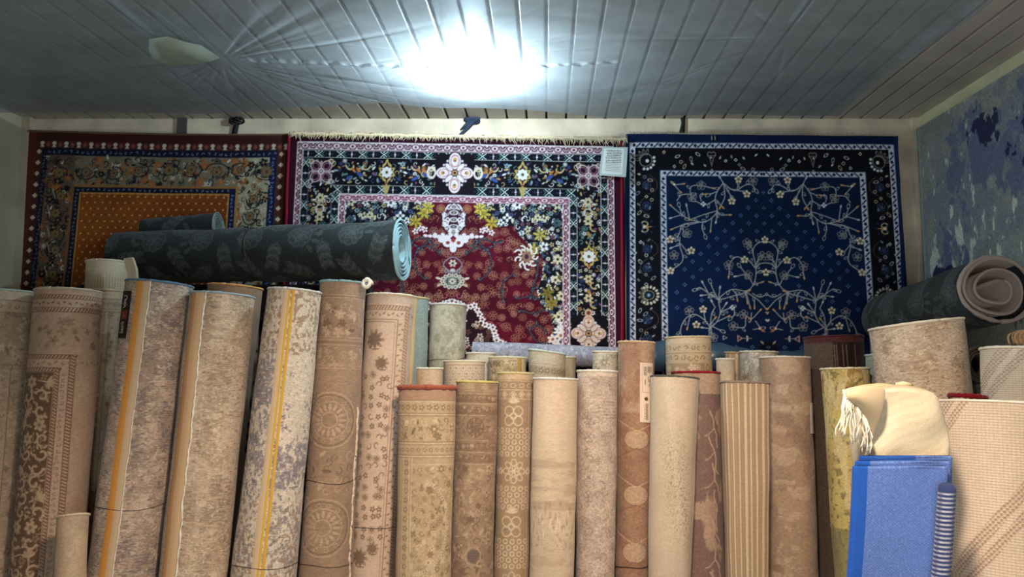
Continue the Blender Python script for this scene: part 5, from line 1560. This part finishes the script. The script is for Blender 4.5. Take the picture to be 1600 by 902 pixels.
def p_dark(cv, s):
    g, l, m_ = (44, 48, 48), (78, 84, 82), (58, 63, 62)
    cv.a[:] = g; cv.mottle(.12, 30, 60)
    R = random.Random(23); j = 0; v = 26.0
    while v < s.Hvis + 20:
        u = 16.0 + (30 if j % 2 else 0)
        while u < s.W:
            a = R.uniform(0, 6.28)
            if (j + int(u / 60)) % 2 == 0:
                r = 21
                for q in range(9):
                    b = a + q * .698; cv.ell(u + math.cos(b) * r * .62, v + math.sin(b) * r * .62, r * .34, r * .30, m_); cv.ell(u + math.cos(b) * r * .62, v + math.sin(b) * r * .62, r * .34, r * .30, l, ring=1.5)
                cv.ell(u, v, r * .55, r * .5, m_)
                for q in range(5):
                    b = a + q * 1.257; cv.ell(u + math.cos(b) * r * .25, v + math.sin(b) * r * .25, r * .26, r * .2, l, b, ring=1.6)
                cv.curl(u, v, r * .3, l, 1.8, a, 1.2)
                for q in range(3):
                    b = a + 1 + q * .5; cv.leaf(u + math.cos(b) * r, v + math.sin(b) * r, 15, 6, b, l); cv.line([(u + math.cos(b) * r, v + math.sin(b) * r), (u + math.cos(b) * (r + 14), v + math.sin(b) * (r + 14))], 1.0, g)
            else:
                r = 22; dx, dy = math.cos(a), math.sin(a); cv.curve([(u - dx * r, v - dy * r), (u + dy * 4, v - dx * 4), (u + dx * r, v + dy * r)], 1.6, l)
                for q in range(-3, 4):
                    for sg in (-1, 1):
                        cv.leaf(u + dx * q * 6, v + dy * q * 6, 15, 6.4, a + sg * .8, m_ if q % 2 else l); cv.line([(u + dx * q * 6, v + dy * q * 6), (u + dx * q * 6 + math.cos(a + sg * .8) * 13, v + dy * q * 6 + math.sin(a + sg * .8) * 13)], 1.0, l)
            u += 60
        v += 40; j += 1
    cv.weave(.45, 6, 1.4)

G = 'carpets rolled up and standing on end'
BEIGE = (200, 182, 152)
TEALW = (176, 196, 190)
A0 = stand('pale vine-patterned rolled carpet cut by the left edge of the view', -60, 41, 454, -100, 6, 3.20, p_A0, backing=BEIGE, binding=(170, 180, 168))
A1 = stand('rolled carpet with large beige scrolls on a dark brown field, framed by rope lines', 44, 144, 452, 4, 112, 3.17, p_A1, backing=(56, 34, 32), binding=(196, 180, 152))
A2 = stand('narrow beige flowered roll squeezed behind the large scroll roll at the left', 138, 190, 454, 103, 153, 3.44, p_A2, backing=(150, 120, 90), binding=(196, 172, 138))
A2b = stand('cream roll with a ribbed band sticking up highest at the left', 129, 193, 407, 101, 163, 3.61, p_ribcream, backing=(220, 204, 174), binding=(226, 212, 184), turns=2.2)
A3 = stand('grey distressed roll with a black woven label and an orange stripe', 187, 290, 440, 125, 236, 3.15, distressed((170, 146, 124), (200, 176, 150), (132, 118, 110), 101), backing=(130, 130, 126), binding=(92, 120, 140))
A4 = stand('sand coloured roll with a tan tape and a white frayed seam', 286, 391, 459, 238, 346, 3.15, distressed((186, 160, 130), (206, 184, 154), (160, 138, 112), 111), backing=(196, 190, 170), binding=(150, 170, 176))
A4b = stand('brown-sided roll with an orange rim behind the sand coloured roll', 318, 403, 446, 268, 352, 3.44, plainish((150, 118, 90)), backing=BEIGE, binding=(214, 160, 96))
A5 = stand('pale roll with grey-lilac blotches and a thin yellow stripe', 411, 498, 452, 352, 458, 3.15, p_A5, backing=(190, 190, 180), binding=(206, 204, 190))
A6 = stand('brown tone-on-tone roll with round medallions and a pale teal rim', 495, 569, 440, 461, 546, 3.30, p_A6, backing=(170, 180, 168), binding=(140, 168, 164))
A7 = stand('pinkish beige roll with small brown blossoms and a rope border', 569, 652, 461, 541, 625, 3.47, p_A7, backing=(214, 196, 170), binding=(224, 208, 180))
L1 = stand('short roll with a fuzzy brown top low in front at the left', 84, 130, 812, 80, 126, 2.95, plainish((176, 148, 116)), backing=(110, 78, 50), binding=(206, 184, 148), warp=.05)
A8 = stand('mottled beige-green roll standing against the red carpet', 669, 729, 476, 665, 725, 3.86, plainish((184, 176, 150), [((150, 142, 112), .55, 14, 10, .6), ((204, 196, 172), .58, 16, 12, .6)], cy=30), ybot=620, backing=(210, 204, 184), binding=(222, 220, 206))
TL = stand('slim teal-backed roll between the blossom roll and the mottled roll', 626, 670, 466, 622, 664, 3.80, plainish((140, 156, 146)), ybot=620, backing=(200, 180, 120), binding=(206, 190, 130), bind_r=.005)
B1 = stand('floral banded roll with a thick rust-orange rim', 620, 713, 608, 615, 704, 3.25, p_B1, backing=(160, 92, 68), binding=(158, 84, 64), flat=.72, bind_r=.011, turns=3, pitch=.014)
B2 = stand('dull brown banded roll with a thin yellow rim', 711, 779, 599, 701, 771, 3.34, p_B2, backing=BEIGE, binding=(206, 190, 110))
B3 = stand('roll with pale lattice rings and four-petal blooms', 777, 835, 585, 770, 829, 3.41, p_B3, backing=(206, 180, 130), binding=(208, 186, 132))
B4 = stand('plain cream roll with a faint band of short dashes', 832, 906, 594, 826, 900, 3.31, p_B4, backing=(214, 206, 190), binding=(222, 214, 196), flat=.8)
B5 = stand('greyish beige roll with faint swirls, right of the plain cream roll', 902, 968, 582, 900, 963, 3.36, p_B5, backing=(214, 208, 192), binding=(226, 216, 198))
B6 = stand('brown roll with faint oval lozenges and a hanging price tag', 967, 1027, 536, 963, 1018, 3.46, p_B6, backing=(186, 160, 128), binding=(206, 176, 140))
B7 = stand('cream roll with a speckled diagonal patch and dark grey rim', 1019, 1098, 592, 1015, 1083, 3.3, p_B7, backing=(150, 142, 126), binding=(84, 82, 74), bind_r=.0042)
B8 = stand('purple-brown roll veined with cream under a crimson rim', 1052, 1131, 584, 1058, 1139, 3.51, p_B8, backing=(170, 120, 96), binding=(150, 20, 40), bind_r=.006)
B8b = stand('cream ornamental roll with a squared frame behind the crimson-rimmed roll', 1042, 1117, 528, 1046, 1121, 3.76, p_B8b, ybot=640, backing=(214, 190, 150), binding=(218, 192, 150))
B9 = stand('flat-topped roll with fine vertical ribs', 1129, 1206, 600, 1138, 1204, 3.3, p_B9, backing=(180, 156, 124), binding=(138, 122, 104), flat=.75, power=3.2)
B10 = stand('wide taupe mottled roll with a small white sticker', 1193, 1272, 560, 1202, 1286, 3.46, p_B10, backing=(206, 196, 176), binding=(216, 206, 186))
M1 = stand('low pale-rimmed roll behind the rust-rimmed roll', 650, 691, 577, 649, 690, 3.50, plainish((200, 172, 140)), ybot=640, backing=(214, 206, 180), binding=(216, 210, 186))
M2 = stand('beige roll with a stepped key pattern', 691, 758, 566, 690, 757, 3.59, p_key, ybot=640, backing=(214, 200, 172), binding=(220, 206, 178))
M3 = stand('small pale roll peeping out behind the key-patterned roll', 728, 774, 553, 727, 773, 3.82, plainish((206, 196, 172)), ybot=640, backing=BEIGE, binding=(222, 216, 198))
M4 = stand('olive-brown floral roll with a yellow selvedge stripe', 762, 824, 560, 761, 822, 3.66, p_floral_small((176, 152, 114), (128, 102, 70), (208, 190, 154), 41), ybot=640, backing=(206, 196, 160), binding=(212, 204, 170))
M5 = stand('grey-green roll with a band of flowers behind the plain cream roll', 825, 886, 551, 824, 885, 3.72, p_band_small, ybot=640, backing=(150, 170, 160), binding=(196, 204, 188), skew=-.012)
M5b = stand('narrow tan roll tucked beside the grey-green flowered roll', 864, 901, 559, 863, 900, 3.88, plainish((180, 160, 128)), ybot=640, backing=BEIGE, binding=(206, 198, 172))
M6 = stand('short pale embossed roll behind the swirl-patterned roll', 926, 974, 551, 925, 973, 3.68, p_floral_small((190, 178, 152), (160, 148, 120), (210, 200, 176), 43), ybot=640, backing=BEIGE, binding=(220, 212, 188))
M7 = stand('thin white-edged roll beside the ornamental cream roll', 1121, 1149, 562, 1123, 1151, 3.68, plainish((206, 186, 152)), ybot=640, backing=(226, 216, 196), binding=(230, 220, 200))
M7b = stand('small brown ribbed roll left of the grey tufted roll', 1135, 1163, 552, 1135, 1163, 3.90, p_B9, ybot=640, backing=(150, 120, 90), binding=(186, 156, 120))
M8 = stand('grey tufted roll standing behind the taupe mottled roll', 1160, 1220, 551, 1161, 1221, 3.72, plainish((168, 158, 138), [((196, 188, 168), .54, 8, 8, .8)], mot=.2, wv=.4), ybot=640, backing=(200, 192, 170), binding=(206, 198, 176))
MR = stand('dark maroon striped roll', 1265, 1356, 527, 1290, 1382, 3.56, p_maroon, backing=(70, 34, 34), binding=(78, 36, 38), bind_r=.005)
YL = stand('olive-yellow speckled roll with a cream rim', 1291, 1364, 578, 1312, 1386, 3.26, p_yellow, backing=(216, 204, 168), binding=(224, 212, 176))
TS = stand('small grey-green roll behind the large tilted beige roll', 1357, 1397, 556, 1362, 1402, 3.36, plainish((140, 148, 136)), ybot=640, backing=BEIGE, binding=(176, 186, 176))
R1 = stand('large tilted beige roll under the dark floral roll at the right', 1376, 1522, 505, 1425, 1572, 2.84, distressed((190, 166, 138), (208, 188, 160), (164, 138, 112), 131), backing=(206, 190, 164), binding=(226, 214, 190), skew=.010)
RR_ = stand('roll with a dark red rim at the right, low between two cream rolls', 1493, 1546, 622, 1493, 1546, 2.60, plainish((190, 176, 150)), ybot=760, backing=(120, 24, 30), binding=(120, 12, 24), bind_r=.009)
CR = stand('white coarse-woven roll at the right edge carrying a coil of twine', 1554, 1664, 548, 1560, 1670, 2.56, p_mesh((206, 196, 176), (150, 136, 116), 3.4, True), ybot=760, dens=.8, backing=(220, 210, 190), binding=(228, 218, 198))
BG = stand('big cream open-mesh roll in front at the right edge', 1490, 1702, 640, 1500, 1712, 2.13, p_mesh((202, 182, 156), (146, 116, 90), 4.4, True), dens=.75, backing=(226, 212, 190), binding=(230, 218, 196), turns=3, bind_r=.004, lean=.03)

# details on single rolls
A3.strip('orange_stripe', 38, 48, (206, 142, 66), label='orange woven stripe'); A3.strip('selvedge', 48, 58, (204, 176, 140)); A3.cord('frayed_seam', 59, (230, 222, 206)); A3.ring('tie_wire', .93)
A4.strip('tan_tape', 18, 27, (196, 140, 92), label='tan tape'); A4.strip('selvedge', 27, 44, (216, 180, 136)); A4.cord('frayed_seam', 45, (236, 232, 216), .0032, .0022)
A5.strip('yellow_stripe', 46, 49, (212, 170, 66), label='thin yellow stripe'); A5.strip('yellow_stripe', 51, 55, (206, 162, 66)); A5.strip('selvedge', 38, 46, (206, 178, 140)); A5.ring('tie_wire', 1.14)
A6.ring('tie_wire', .86); A6.ring('tie_wire', 1.22); A7.ring('tie_wire', 1.05)
A6.cord('frayed_seam', 71, (214, 196, 164), .005, .003, z0=.55)
A8.ring('tie_wire', .28); B7.ring('tie_wire', .86, .002); B6.ring('tie_wire', .99, .002, color=(200, 190, 160)); M4.strip('yellow_selvedge', 46, 52, (190, 158, 88)); M4.strip('selvedge', 53, 58, (210, 196, 160))
A7.strip('fringe_edge', 78, 83, (216, 190, 130), jag=.05, label='tufted yellow side fringe')
B7.strip('selvedge', 72, 76, (216, 196, 164)); B7.cord('frayed_seam', 77, (150, 128, 100), .0015)
# curled white corner on the medallion roll
c = P(573, 443, 3.28); pts = [c + Vector((math.cos(t) * .022 * (1 - t / 14), math.sin(t) * .01, math.sin(t) * .018 + t * .0008 - .004)) for t in np.linspace(0, 9, 26)]
MB().tube(pts, .009, 7).build('curled_corner', solid((224, 214, 192)), A6.root)
# folded flap on the ribbed roll
V = []; 
for i, (x, y, yy) in enumerate(((193, 404, 3.56), (206, 402, 3.55), (212, 420, 3.55), (214, 446, 3.56), (204, 446, 3.56), (198, 428, 3.56))):
    V.append(P(x, y, yy))
V += [v + Vector((-.004, .03, .001)) for v in V]
mesh_obj('folded_flap', V, [(5, 4, 3, 2, 1, 0), (6, 7, 8, 9, 10, 11)] + [(i, (i + 1) % 6, 6 + (i + 1) % 6, 6 + i) for i in range(6)], solid((216, 198, 166)), A2b.root, smooth=False)

# woven label of the orange-striped roll
lc = Cv(20, 76, 3, (50, 38, 32)); ink_c = (206, 196, 184)
lc.rect(1.2, 1.2, 18.8, 74.8, (44, 32, 28))
lc.curve([(6, 8), (13, 8), (13, 13), (10, 13)], 1.1, ink_c); lc.line([(8, 15), (12, 15)], 1.4, ink_c); lc.curve([(12, 17), (8, 18), (12, 20), (8, 22), (12, 24), (9, 26), (6, 27)], 1.3, ink_c); lc.ell(5, 20, .9, .9, ink_c); lc.ell(14, 22, .8, .8, ink_c)
lc.rect(3, 31, 17, 46, (112, 52, 40)); lc.ell(8, 36, 2.2, 2.2, (150, 80, 60)); lc.leaf(8, 42, 7, 3, -.5, (160, 90, 70))
def letter(cvv, x, y, w, h, strokes, c, wd=1.0):
    for st_ in strokes: cvv.line([(x + p[1] * w, y + p[0] * h) for p in st_], wd, c)     # written downwards, tops to the right
LT = {'S': [[(1, .9), (0, .9), (0, .5), (1, .5), (1, .05), (0, .05)]], 'I': [[(.5, 0), (.5, 1)]], 'P': [[(0, 0), (0, 1), (1, 1), (1, .5), (0, .5)]], 'E': [[(1, 1), (0, 1), (0, 0), (1, 0)], [(0, .5), (.8, .5)]], 'L': [[(0, 1), (0, 0), (1, 0)]]}
yy = 50
for ch in 'SIPPE':
    letter(lc, 6, yy, 7, 2.6 if ch != 'I' else 1.2, LT[ch], ink_c, .95); yy += 4.4 if ch != 'I' else 3
A3.patch('woven_label', 12, 31, 18 * A3.kpx, 92 * A3.kpx, lc, n=200, m=56, tilt=0)
# price tag of the lozenge roll
tc = Cv(22, 92, 3, (222, 200, 176)); tc.rect(1, 1, 21, 91, (228, 206, 182)); tc.line([(4, 3), (4, 46), (20, 46)], .5, (150, 120, 96)); k_ = (90, 66, 50)
R = random.Random(4)
for i in range(9): tc.line([(6, 7 + i * 1.6), (10, 7 + i * 1.6)], .9 if i % 2 else .5, k_)
for i in range(6): tc.line([(12 + i * 1.5, 6), (12 + i * 1.5, 6 + R.uniform(8, 14))], .7, k_)
tc.line([(8, 27), (8, 34)], 1.2, k_); tc.line([(14, 22), (14, 30)], .9, k_); tc.line([(15, 33), (15, 37)], .9, k_); tc.ell(10, 56, 3, 3, (96, 70, 52))
for i in range(7):
    tc.ell(11, 65 + i * 3.6, 1.8, 1.2, k_, ring=.7); tc.line([(7, 66 + i * 3.2), (7, 67.5 + i * 3.2)], .6, (140, 112, 90))
B6.patch('price_tag', 30, 51, 32 * B6.kpx, 124 * B6.kpx, tc, off=.004, n=180, m=50, tilt=.06)
wt = Cv(12, 48, 2, (232, 222, 206)); wt.rect(9, 2, 11, 46, (196, 180, 160)); B10.patch('white_sticker', 66, 76, 70 * B10.kpx, 118 * B10.kpx, wt, off=.004)
# twine tuft on top of the coarse white roll
m = MB(); R = random.Random(8); c = P(1592, 533, 2.73)
for j in range(16):
    r = .022 + .012 * R.random(); cx = c + Vector((R.uniform(-.004, .03), R.uniform(-.02, .02), R.uniform(-.004, .004)))
    m.tube([cx + Vector((math.cos(t) * r * .9, math.sin(t * 1.0) * .012 + R.uniform(-.001, .001), math.sin(t) * r)) for t in np.linspace(-.2 + R.uniform(0, .4), 3.6, 14)], .0038, 6)
tag(m.build('twine_coil', M_TWINE, None, origin=c - Vector((0, 0, .03))), 'coil of brown jute twine on top of the white coarse-woven roll', 'twine')

# ------------------------------------------------------------------ rolls lying down
def lying(label, a, b, Ya, Yb, Ra, Rb, paint, name='rolled_carpet', **k):
    """axis from the far or left end a to the near or right end b (px), its open end at b"""
    B_ = P(a[0], a[1], Ya); T = P(b[0], b[1], Yb)
    kp = PXM((a[0] + b[0]) / 2, a[1], (Ya + Yb) / 2)
    L = (T - B_).length
    return Roll(name, label, T, B_, Rb, Ra, paint, kp, L / kp - 1, to_floor=False, both_ends=True, **k)
GD_ = 'dark floral rolls lying across the tops of the others'
D1 = lying('long charcoal roll with raised roses lying over the left rolls, pinched by a tie', (190, 404), (628, 391), 3.95, 3.72, .136, .148, p_dark,
           group=GD_, dens=1.3, backing=(150, 178, 180), binding=(150, 182, 186), turns=4.5, pitch=.019, warp=.02, lump=.003, core_depth=.2, bind_r=.006,
           waist=[(.76, .045, .07)])
D1.ring('tie', .76, .003, M_WIRE)
D2 = lying('nearly black plain roll lying under the charcoal rose roll', (128, 474), (572, 474), 4.01, 4.01, .10, .10, plainish((30, 30, 32)), group=GD_, dens=2.5, backing=(60, 58, 54), binding=(70, 66, 60), turns=3)
D3 = lying('short dark green roll end humped behind the charcoal rose roll', (226, 362), (341, 355), 4.06, 4.055, .066, .078, p_dark, group=GD_, dens=1.6, backing=(110, 120, 112), binding=(130, 142, 134), turns=3)
LV = lying('pale lilac-grey roll lying below the red carpet', (738, 552), (984, 560), 4.06, 4.06, .062, .058, plainish((150, 150, 160), [((176, 176, 186), .55, 6, 6, .8)], mot=.12, wv=.3), dens=1.6, backing=(170, 170, 176), turns=2.2,
           group='rolls lying on the back ledge')
DR = lying('thick charcoal floral roll lying at the right with its open grey end facing forward', (1390, 500), (1556, 452), 3.95, 3.15, .15, .155, p_dark,
           group=GD_, dens=1.3, backing=(150, 136, 126), binding=(166, 152, 142), turns=2.3, pitch=.046, th=.013, core_depth=.7, bind_r=.009, warp=.05, lump=.003, flat=.92)
DR2 = lying('lower charcoal roll hidden in shade under the open-ended one', (1440, 590), (1535, 570), 3.90, 3.34, .085, .08, p_dark, group=GD_, dens=2, backing=(80, 72, 66), binding=(90, 82, 76), turns=2.6)

# blue plastic wrapped bundle below the navy carpet
n1, n2 = 90, 16
pf = [(996, 541), (1010, 534), (1040, 533), (1080, 533), (1120, 536), (1160, 543), (1200, 549), (1260, 547), (1290, 545)]
V = []
for i in range(n1):
    t = i / (n1 - 1); x = 985 + t * 310
    top = np.interp(x, [p[0] for p in pf], [p[1] for p in pf]); bot = 580
    for j in range(n2):
        a = 2 * math.pi * j / n2
        r = 1 + .05 * math.sin(i * .7 + j) + .04 * math.sin(i * .31 + 2 * j)
        c = P(x, (top + bot) / 2, 4.09); h = (bot - top) / 2 * PXM(x, 550, 4.09)
        V.append(c + Vector((0, -math.cos(a) * .055 * r, math.sin(a) * h * r)))
Fc = []
for i in range(n1 - 1):
    for j in range(n2): Fc.append((i * n2 + j, i * n2 + (j + 1) % n2, (i + 1) * n2 + (j + 1) % n2, (i + 1) * n2 + j))
Fc += [tuple(range(n2))[::-1], tuple((n1 - 1) * n2 + j for j in range(n2))]
rt = empty('wrapped_bundle', P(1140, 580, 4.09), 'bundle wrapped in hazy blue plastic lying below the navy carpet', 'wrapped bundle')
mesh_obj('plastic_wrap', V, Fc, M_WRAP, rt)
ctr = np.array(V).reshape(n1, n2, 3).mean(1, keepdims=True); Vi = (ctr + (np.array(V).reshape(n1, n2, 3) - ctr) * .82).reshape(-1, 3)
mesh_obj('folded_cloth', Vi, Fc, solid((64, 92, 116)), rt)

# ------------------------------------------------------------------ folded rugs at the right front
def box_sheet(label_name, x0, x1, y0, yb0, yb1, Yf, depth, paint, mat, root, dens=1.0, kx=8, z0=.004, topround=.4, bulge=0.0):
    """one folded thickness: a soft-edged upright slab whose front carries the pattern"""
    k = PXM((x0 + x1) / 2, y0, Yf)
    wpx = x1 - x0; T = P((x0 + x1) / 2, y0, Yf); Wm = wpx * k
    Bp = P((yb0 + yb1) / 2, 902, Yf - .02)
    dxdz = (T.x - Bp.x) / (T.z - Bp.z)
    Hm = T.z - z0; Hpx = Hm / k
    cv = Cv(wpx + depth / k * 2, 902 - y0 + 10, 1.6); paint(cv)
    n = int(wpx / dens); r = depth / 2
    # outline: front straight, both ends rounded, back coarse
    path = []
    for i in range(n + 1): path.append((-Wm / 2 + r + (Wm - 2 * r) * i / n, -r, i / n * wpx + r / k))
    for i in range(1, 9): a = math.pi * i / 8; path.append((Wm / 2 - r + math.sin(a) * r, -math.cos(a) * r, wpx + r / k + i / 8 * r / k * 1.5))
    for i in range(1, 7): path.append((Wm / 2 - r - (Wm - 2 * r) * i / 7, r, 5 + (wpx - 10) * (1 - i / 7)))
    for i in range(0, 8): a = math.pi * i / 8; path.append((-Wm / 2 + r - math.sin(a) * r, math.cos(a) * r, max(0, r / k * (1 - i / 8))))
    path = np.array(path)
    rows = np.concatenate([np.arange(0, 902 - y0 + 8, dens) * k, np.linspace((902 - y0 + 9) * k, Hm, 14)])
    V = []; Cc = []
    for top in (4, 3, 2, 1):       # rounded top edge
        a = top / 4 * math.pi / 2; sh = 1 - math.cos(a) if top == 4 else 1 - math.cos(a)
        s_in = (1 - math.cos(a)) * min(topround, .98); up = math.sin(a) * r * topround
        V.append(np.stack([T.x + path[:, 0] * (1 - s_in * r * 2 / Wm), Yf + r + path[:, 1] * (1 - s_in), np.full(len(path), T.z + up - r * topround)], -1))
        Cc.append(cv.sample(path[:, 2], np.zeros(len(path))))
    for z in rows:
        f = 1 + bulge * math.sin(min(1, z / (Hm * .3)) * math.pi)
        xx = T.x - dxdz * z + path[:, 0] * f + .0015 * math.sin(z * 11)
        yy_ = Yf + r + path[:, 1] * f - .02 * z / Hm + .002 * np.sin(path[:, 0] * 30 + z * 8)
        V.append(np.stack([xx, yy_, np.full(len(path), T.z - r * topround - z * (Hm - r * topround) / Hm)], -1)); Cc.append(cv.sample(path[:, 2], np.full(len(path), min(z / k, cv.h - 1))))
    V = np.array(V); Cc = np.array(Cc); nr, nc = V.shape[:2]
    Fc = grid_faces(nr, nc, True)
    VV = V.reshape(-1, 3); CC = Cc.reshape(-1, 3)
    # close the top with a centre line
    cidx = len(VV); VV = np.concatenate([VV, V[0].mean(0, keepdims=True)]); CC = np.concatenate([CC, Cc[0][:1]])
    j = np.arange(nc); cap = np.stack([j, (j + 1) % nc, np.full(nc, cidx), np.full(nc, cidx)], -1)
    me_faces = Fc.tolist() + [(int(a), int(b), int(c)) for a, b, c, _ in cap]
    return mesh_obj(label_name, VV, me_faces, mat, root, CC), T, k

def p_blue(cv):
    cv.a[:] = (80, 106, 164); cv.mottle(.06, 60, 60)
    k = cv.k; h, w = cv.a.shape[:2]; v = np.arange(h)[:, None] / k; u = np.arange(w)[None, :] / k
    wv = np.sin(v * 2 * math.pi / 4.2 + np.floor(u / 3.4) * math.pi) ; cv.a *= (1 + .10 * wv[..., None]); cv.weave(.18, 3, 1.5)
    hl = (vnoise(h, w, 2, 2, np.random.default_rng(3)) > .74)[..., None] * .25; cv.a = (cv.a * (1 - hl) + np.array((150, 172, 216), dtype=np.float32) * hl).astype(np.float32)
    s_ = cv.clip; cv.rect(0, 0, 22, cv.h, (24, 74, 156), .92)
    n = vnoise(h, w, 2, 2, np.random.default_rng(4)) - .5; cv.a *= (1 + .12 * n[..., None])
def p_blue2(cv):
    p_blue(cv); cv.rect(0, 0, cv.w * .55, 6, (26, 70, 140), .9)
root = empty('folded_rug', P(1412, 902, 1.98) * 1.0, 'blue flat-woven rug with a darker blue edge stripe, folded and standing upright', 'folded rug')
root.location.z = 0
o, T, k = box_sheet('front_fold', 1335, 1484, 729, 1332, 1480, 1.93, .022, p_blue, M_RUG, root)
box_sheet('back_fold', 1339, 1488, 721, 1337, 1485, 1.956, .020, p_blue, M_RUG, root, dens=1.6)
box_sheet('back_fold', 1345, 1490, 713, 1343, 1487, 1.98, .020, p_blue2, M_RUG, root, dens=1.6)

def p_check(cv):
    cv.a[:] = (44, 56, 92)
    y = 3.0
    while y < cv.h:
        cv.rect(0, y, cv.w, y + 3.0, (164, 164, 170)); y += 6.8
    x = 0.0
    while x < cv.w: cv.rect(x, 0, x + 1.3, cv.h, (52, 62, 98), .65); x += 4.6
    cv.weave(.25, 3, 1.5)
root = empty('folded_rug', (P(1487, 902, 1.9).x, 1.92, 0), 'slim navy and white striped rug wedged between the blue rug and the big mesh roll', 'folded rug')
box_sheet('fold', 1473, 1500, 756, 1466, 1500, 1.885, .04, p_check, M_RUG, root, dens=.8, topround=.95)

# cream kilim folded over itself, with a tasselled corner
root = empty('folded_rug', (P(1414, 902, 2.2).x, 2.2, 0), 'cream twill rug folded in a soft bundle, tassels hanging from its left corner', 'folded rug')
CRM = cloth_mat('cream_twill', None, scale=420, var=.12, bump=.7)
def cream_surf():
    n, m = 170, 96
    V = []; C = []
    zt = P(1414, 604, 2.048).z; k = PXM(1414, 640, 2.048); cx = P(1414, 604, 2.048).x
    z_floor = .004
    rows = np.concatenate([np.linspace(0, .34, 90), np.linspace(.36, zt - z_floor, 16)])
    q = np.random.default_rng(12)
    for z in rows:
        t = min(z / .24, 1.0)
        hw = (64.5 + 9 * math.sin(t * math.pi * .9)) * k
        if z < .02: hw *= 1 - .06 * (1 - z / .02) ** 2
        row = []
        for j in range(m):
            a = 2 * math.pi * j / m
            sx = math.copysign(abs(math.sin(a)) ** .62, math.sin(a)); sy = math.copysign(abs(math.cos(a)) ** .75, math.cos(a))
            d = .062 * (1 + .15 * math.sin(t * 3)) * (.88 if z < .01 else 1)
            x = sx * hw; y = -sy * d
            # soft dents and folds
            dent = .010 * math.exp(-((z - .13) / .05) ** 2) * math.sin(a * 3 + 1) + .008 * math.exp(-((x / hw + .55) / .25) ** 2) * math.sin(z * 22) + .004 * math.sin(z * 40 + a * 4)
            zz = zt - z - .010 * (x / hw) ** 2 - .012 * max(0, x / hw) * (1 - t)
            row.append((cx + x + .010 * math.sin(z * 9) + dent * .4, 2.048 + .068 + y + (dent if y < 0 else 0), max(zz, z_floor)))
        V.append(row)
    V = np.array(V); nr, nc = V.shape[:2]
    u = np.arange(nc)[None, :] + 0 * np.arange(nr)[:, None]; v = np.arange(nr)[:, None] + 0 * u
    tw = .5 + .5 * np.sin((u * 1.3 + v * 1.0))
    base = lin((208, 193, 162)); c2 = lin((194, 177, 145))
    C = base * (1 - tw[..., None] * .5) + c2 * tw[..., None] * .5
    return V, C
V, C = cream_surf(); nr, nc = V.shape[:2]
mesh_obj('folded_body', V.reshape(-1, 3), grid_faces(nr, nc, True)[:, ::-1], CRM, root, C.reshape(-1, 3))
# top: inner fold
Vt = []
cxr = V[0].mean(0)
for s_in, dz in ((.93, .004), (.9, -.012), (.6, -.02), (.25, -.014), (.02, -.012)):
    Vt.append(cxr + (V[0] - cxr) * np.array([s_in, s_in, 1]) + np.array([0, 0, dz]))
Vt = np.array(Vt); mesh_obj('inner_fold', Vt.reshape(-1, 3), grid_faces(len(Vt), nc, True)[:, ::-1], solid((206, 184, 142)), root)
# rolled lip peeking up at the middle
MB().tube([P(1400, 602, 2.120), P(1412, 600, 2.110), P(1424, 603, 2.120)], .007, 8).build('rolled_lip', solid((220, 198, 156)), root)
# the drooping corner
ed = [(1318, 609, 1.960), (1334, 604, 1.970), (1352, 603, 1.990), (1372, 604, 2.020), (1384, 606, 2.040)]
lo = [(1322, 624, 1.950), (1340, 634, 1.980), (1352, 652, 2.000), (1358, 668, 2.020), (1362, 690, 2.040)]
V = []
K = 8
for i in range(5):
    a, b_ = P(*ed[i]), P(*lo[i])
    for j in range(K):
        t = j / (K - 1); p = a.lerp(b_, t); p.y -= .018 * math.sin(t * math.pi) * (1 if i else .4); V.append(p)
o = mesh_obj('drooping_corner', V, grid_faces(5, K)[:, ::-1], solid((214, 190, 150)), root)
sm = o.modifiers.new('thick', 'SOLIDIFY'); sm.thickness = .005; sm.offset = 0
ss = o.modifiers.new('soft', 'SUBSURF'); ss.levels = 2; ss.render_levels = 2
fr = MB(); R = random.Random(15)
for i in range(26):
    t = i / 25
    a = [P(*q) for q in [(1318, 609, 1.955)] + lo[:4]]
    f = t * 4; ii = min(int(f), 3); p = a[ii].lerp(a[ii + 1], f - ii)
    L = R.uniform(.09, .12) * (1 - .25 * t); dx = R.uniform(-.022, .006) * (1 - t * .5)
    pts = [p]
    for s_ in (.3, .6, .85, 1): pts.append(p + Vector((dx * s_ + .006 * math.sin(s_ * 5 + i), -.012 + .01 * s_ + R.uniform(-.004, .004), -L * s_)))
    fr.tube(pts, .0022, 5, [.003, .0026, .0022, .002, .0012])
fr.build('tassels', solid((232, 220, 194)), root)['label'] = 'cream twisted tassels'
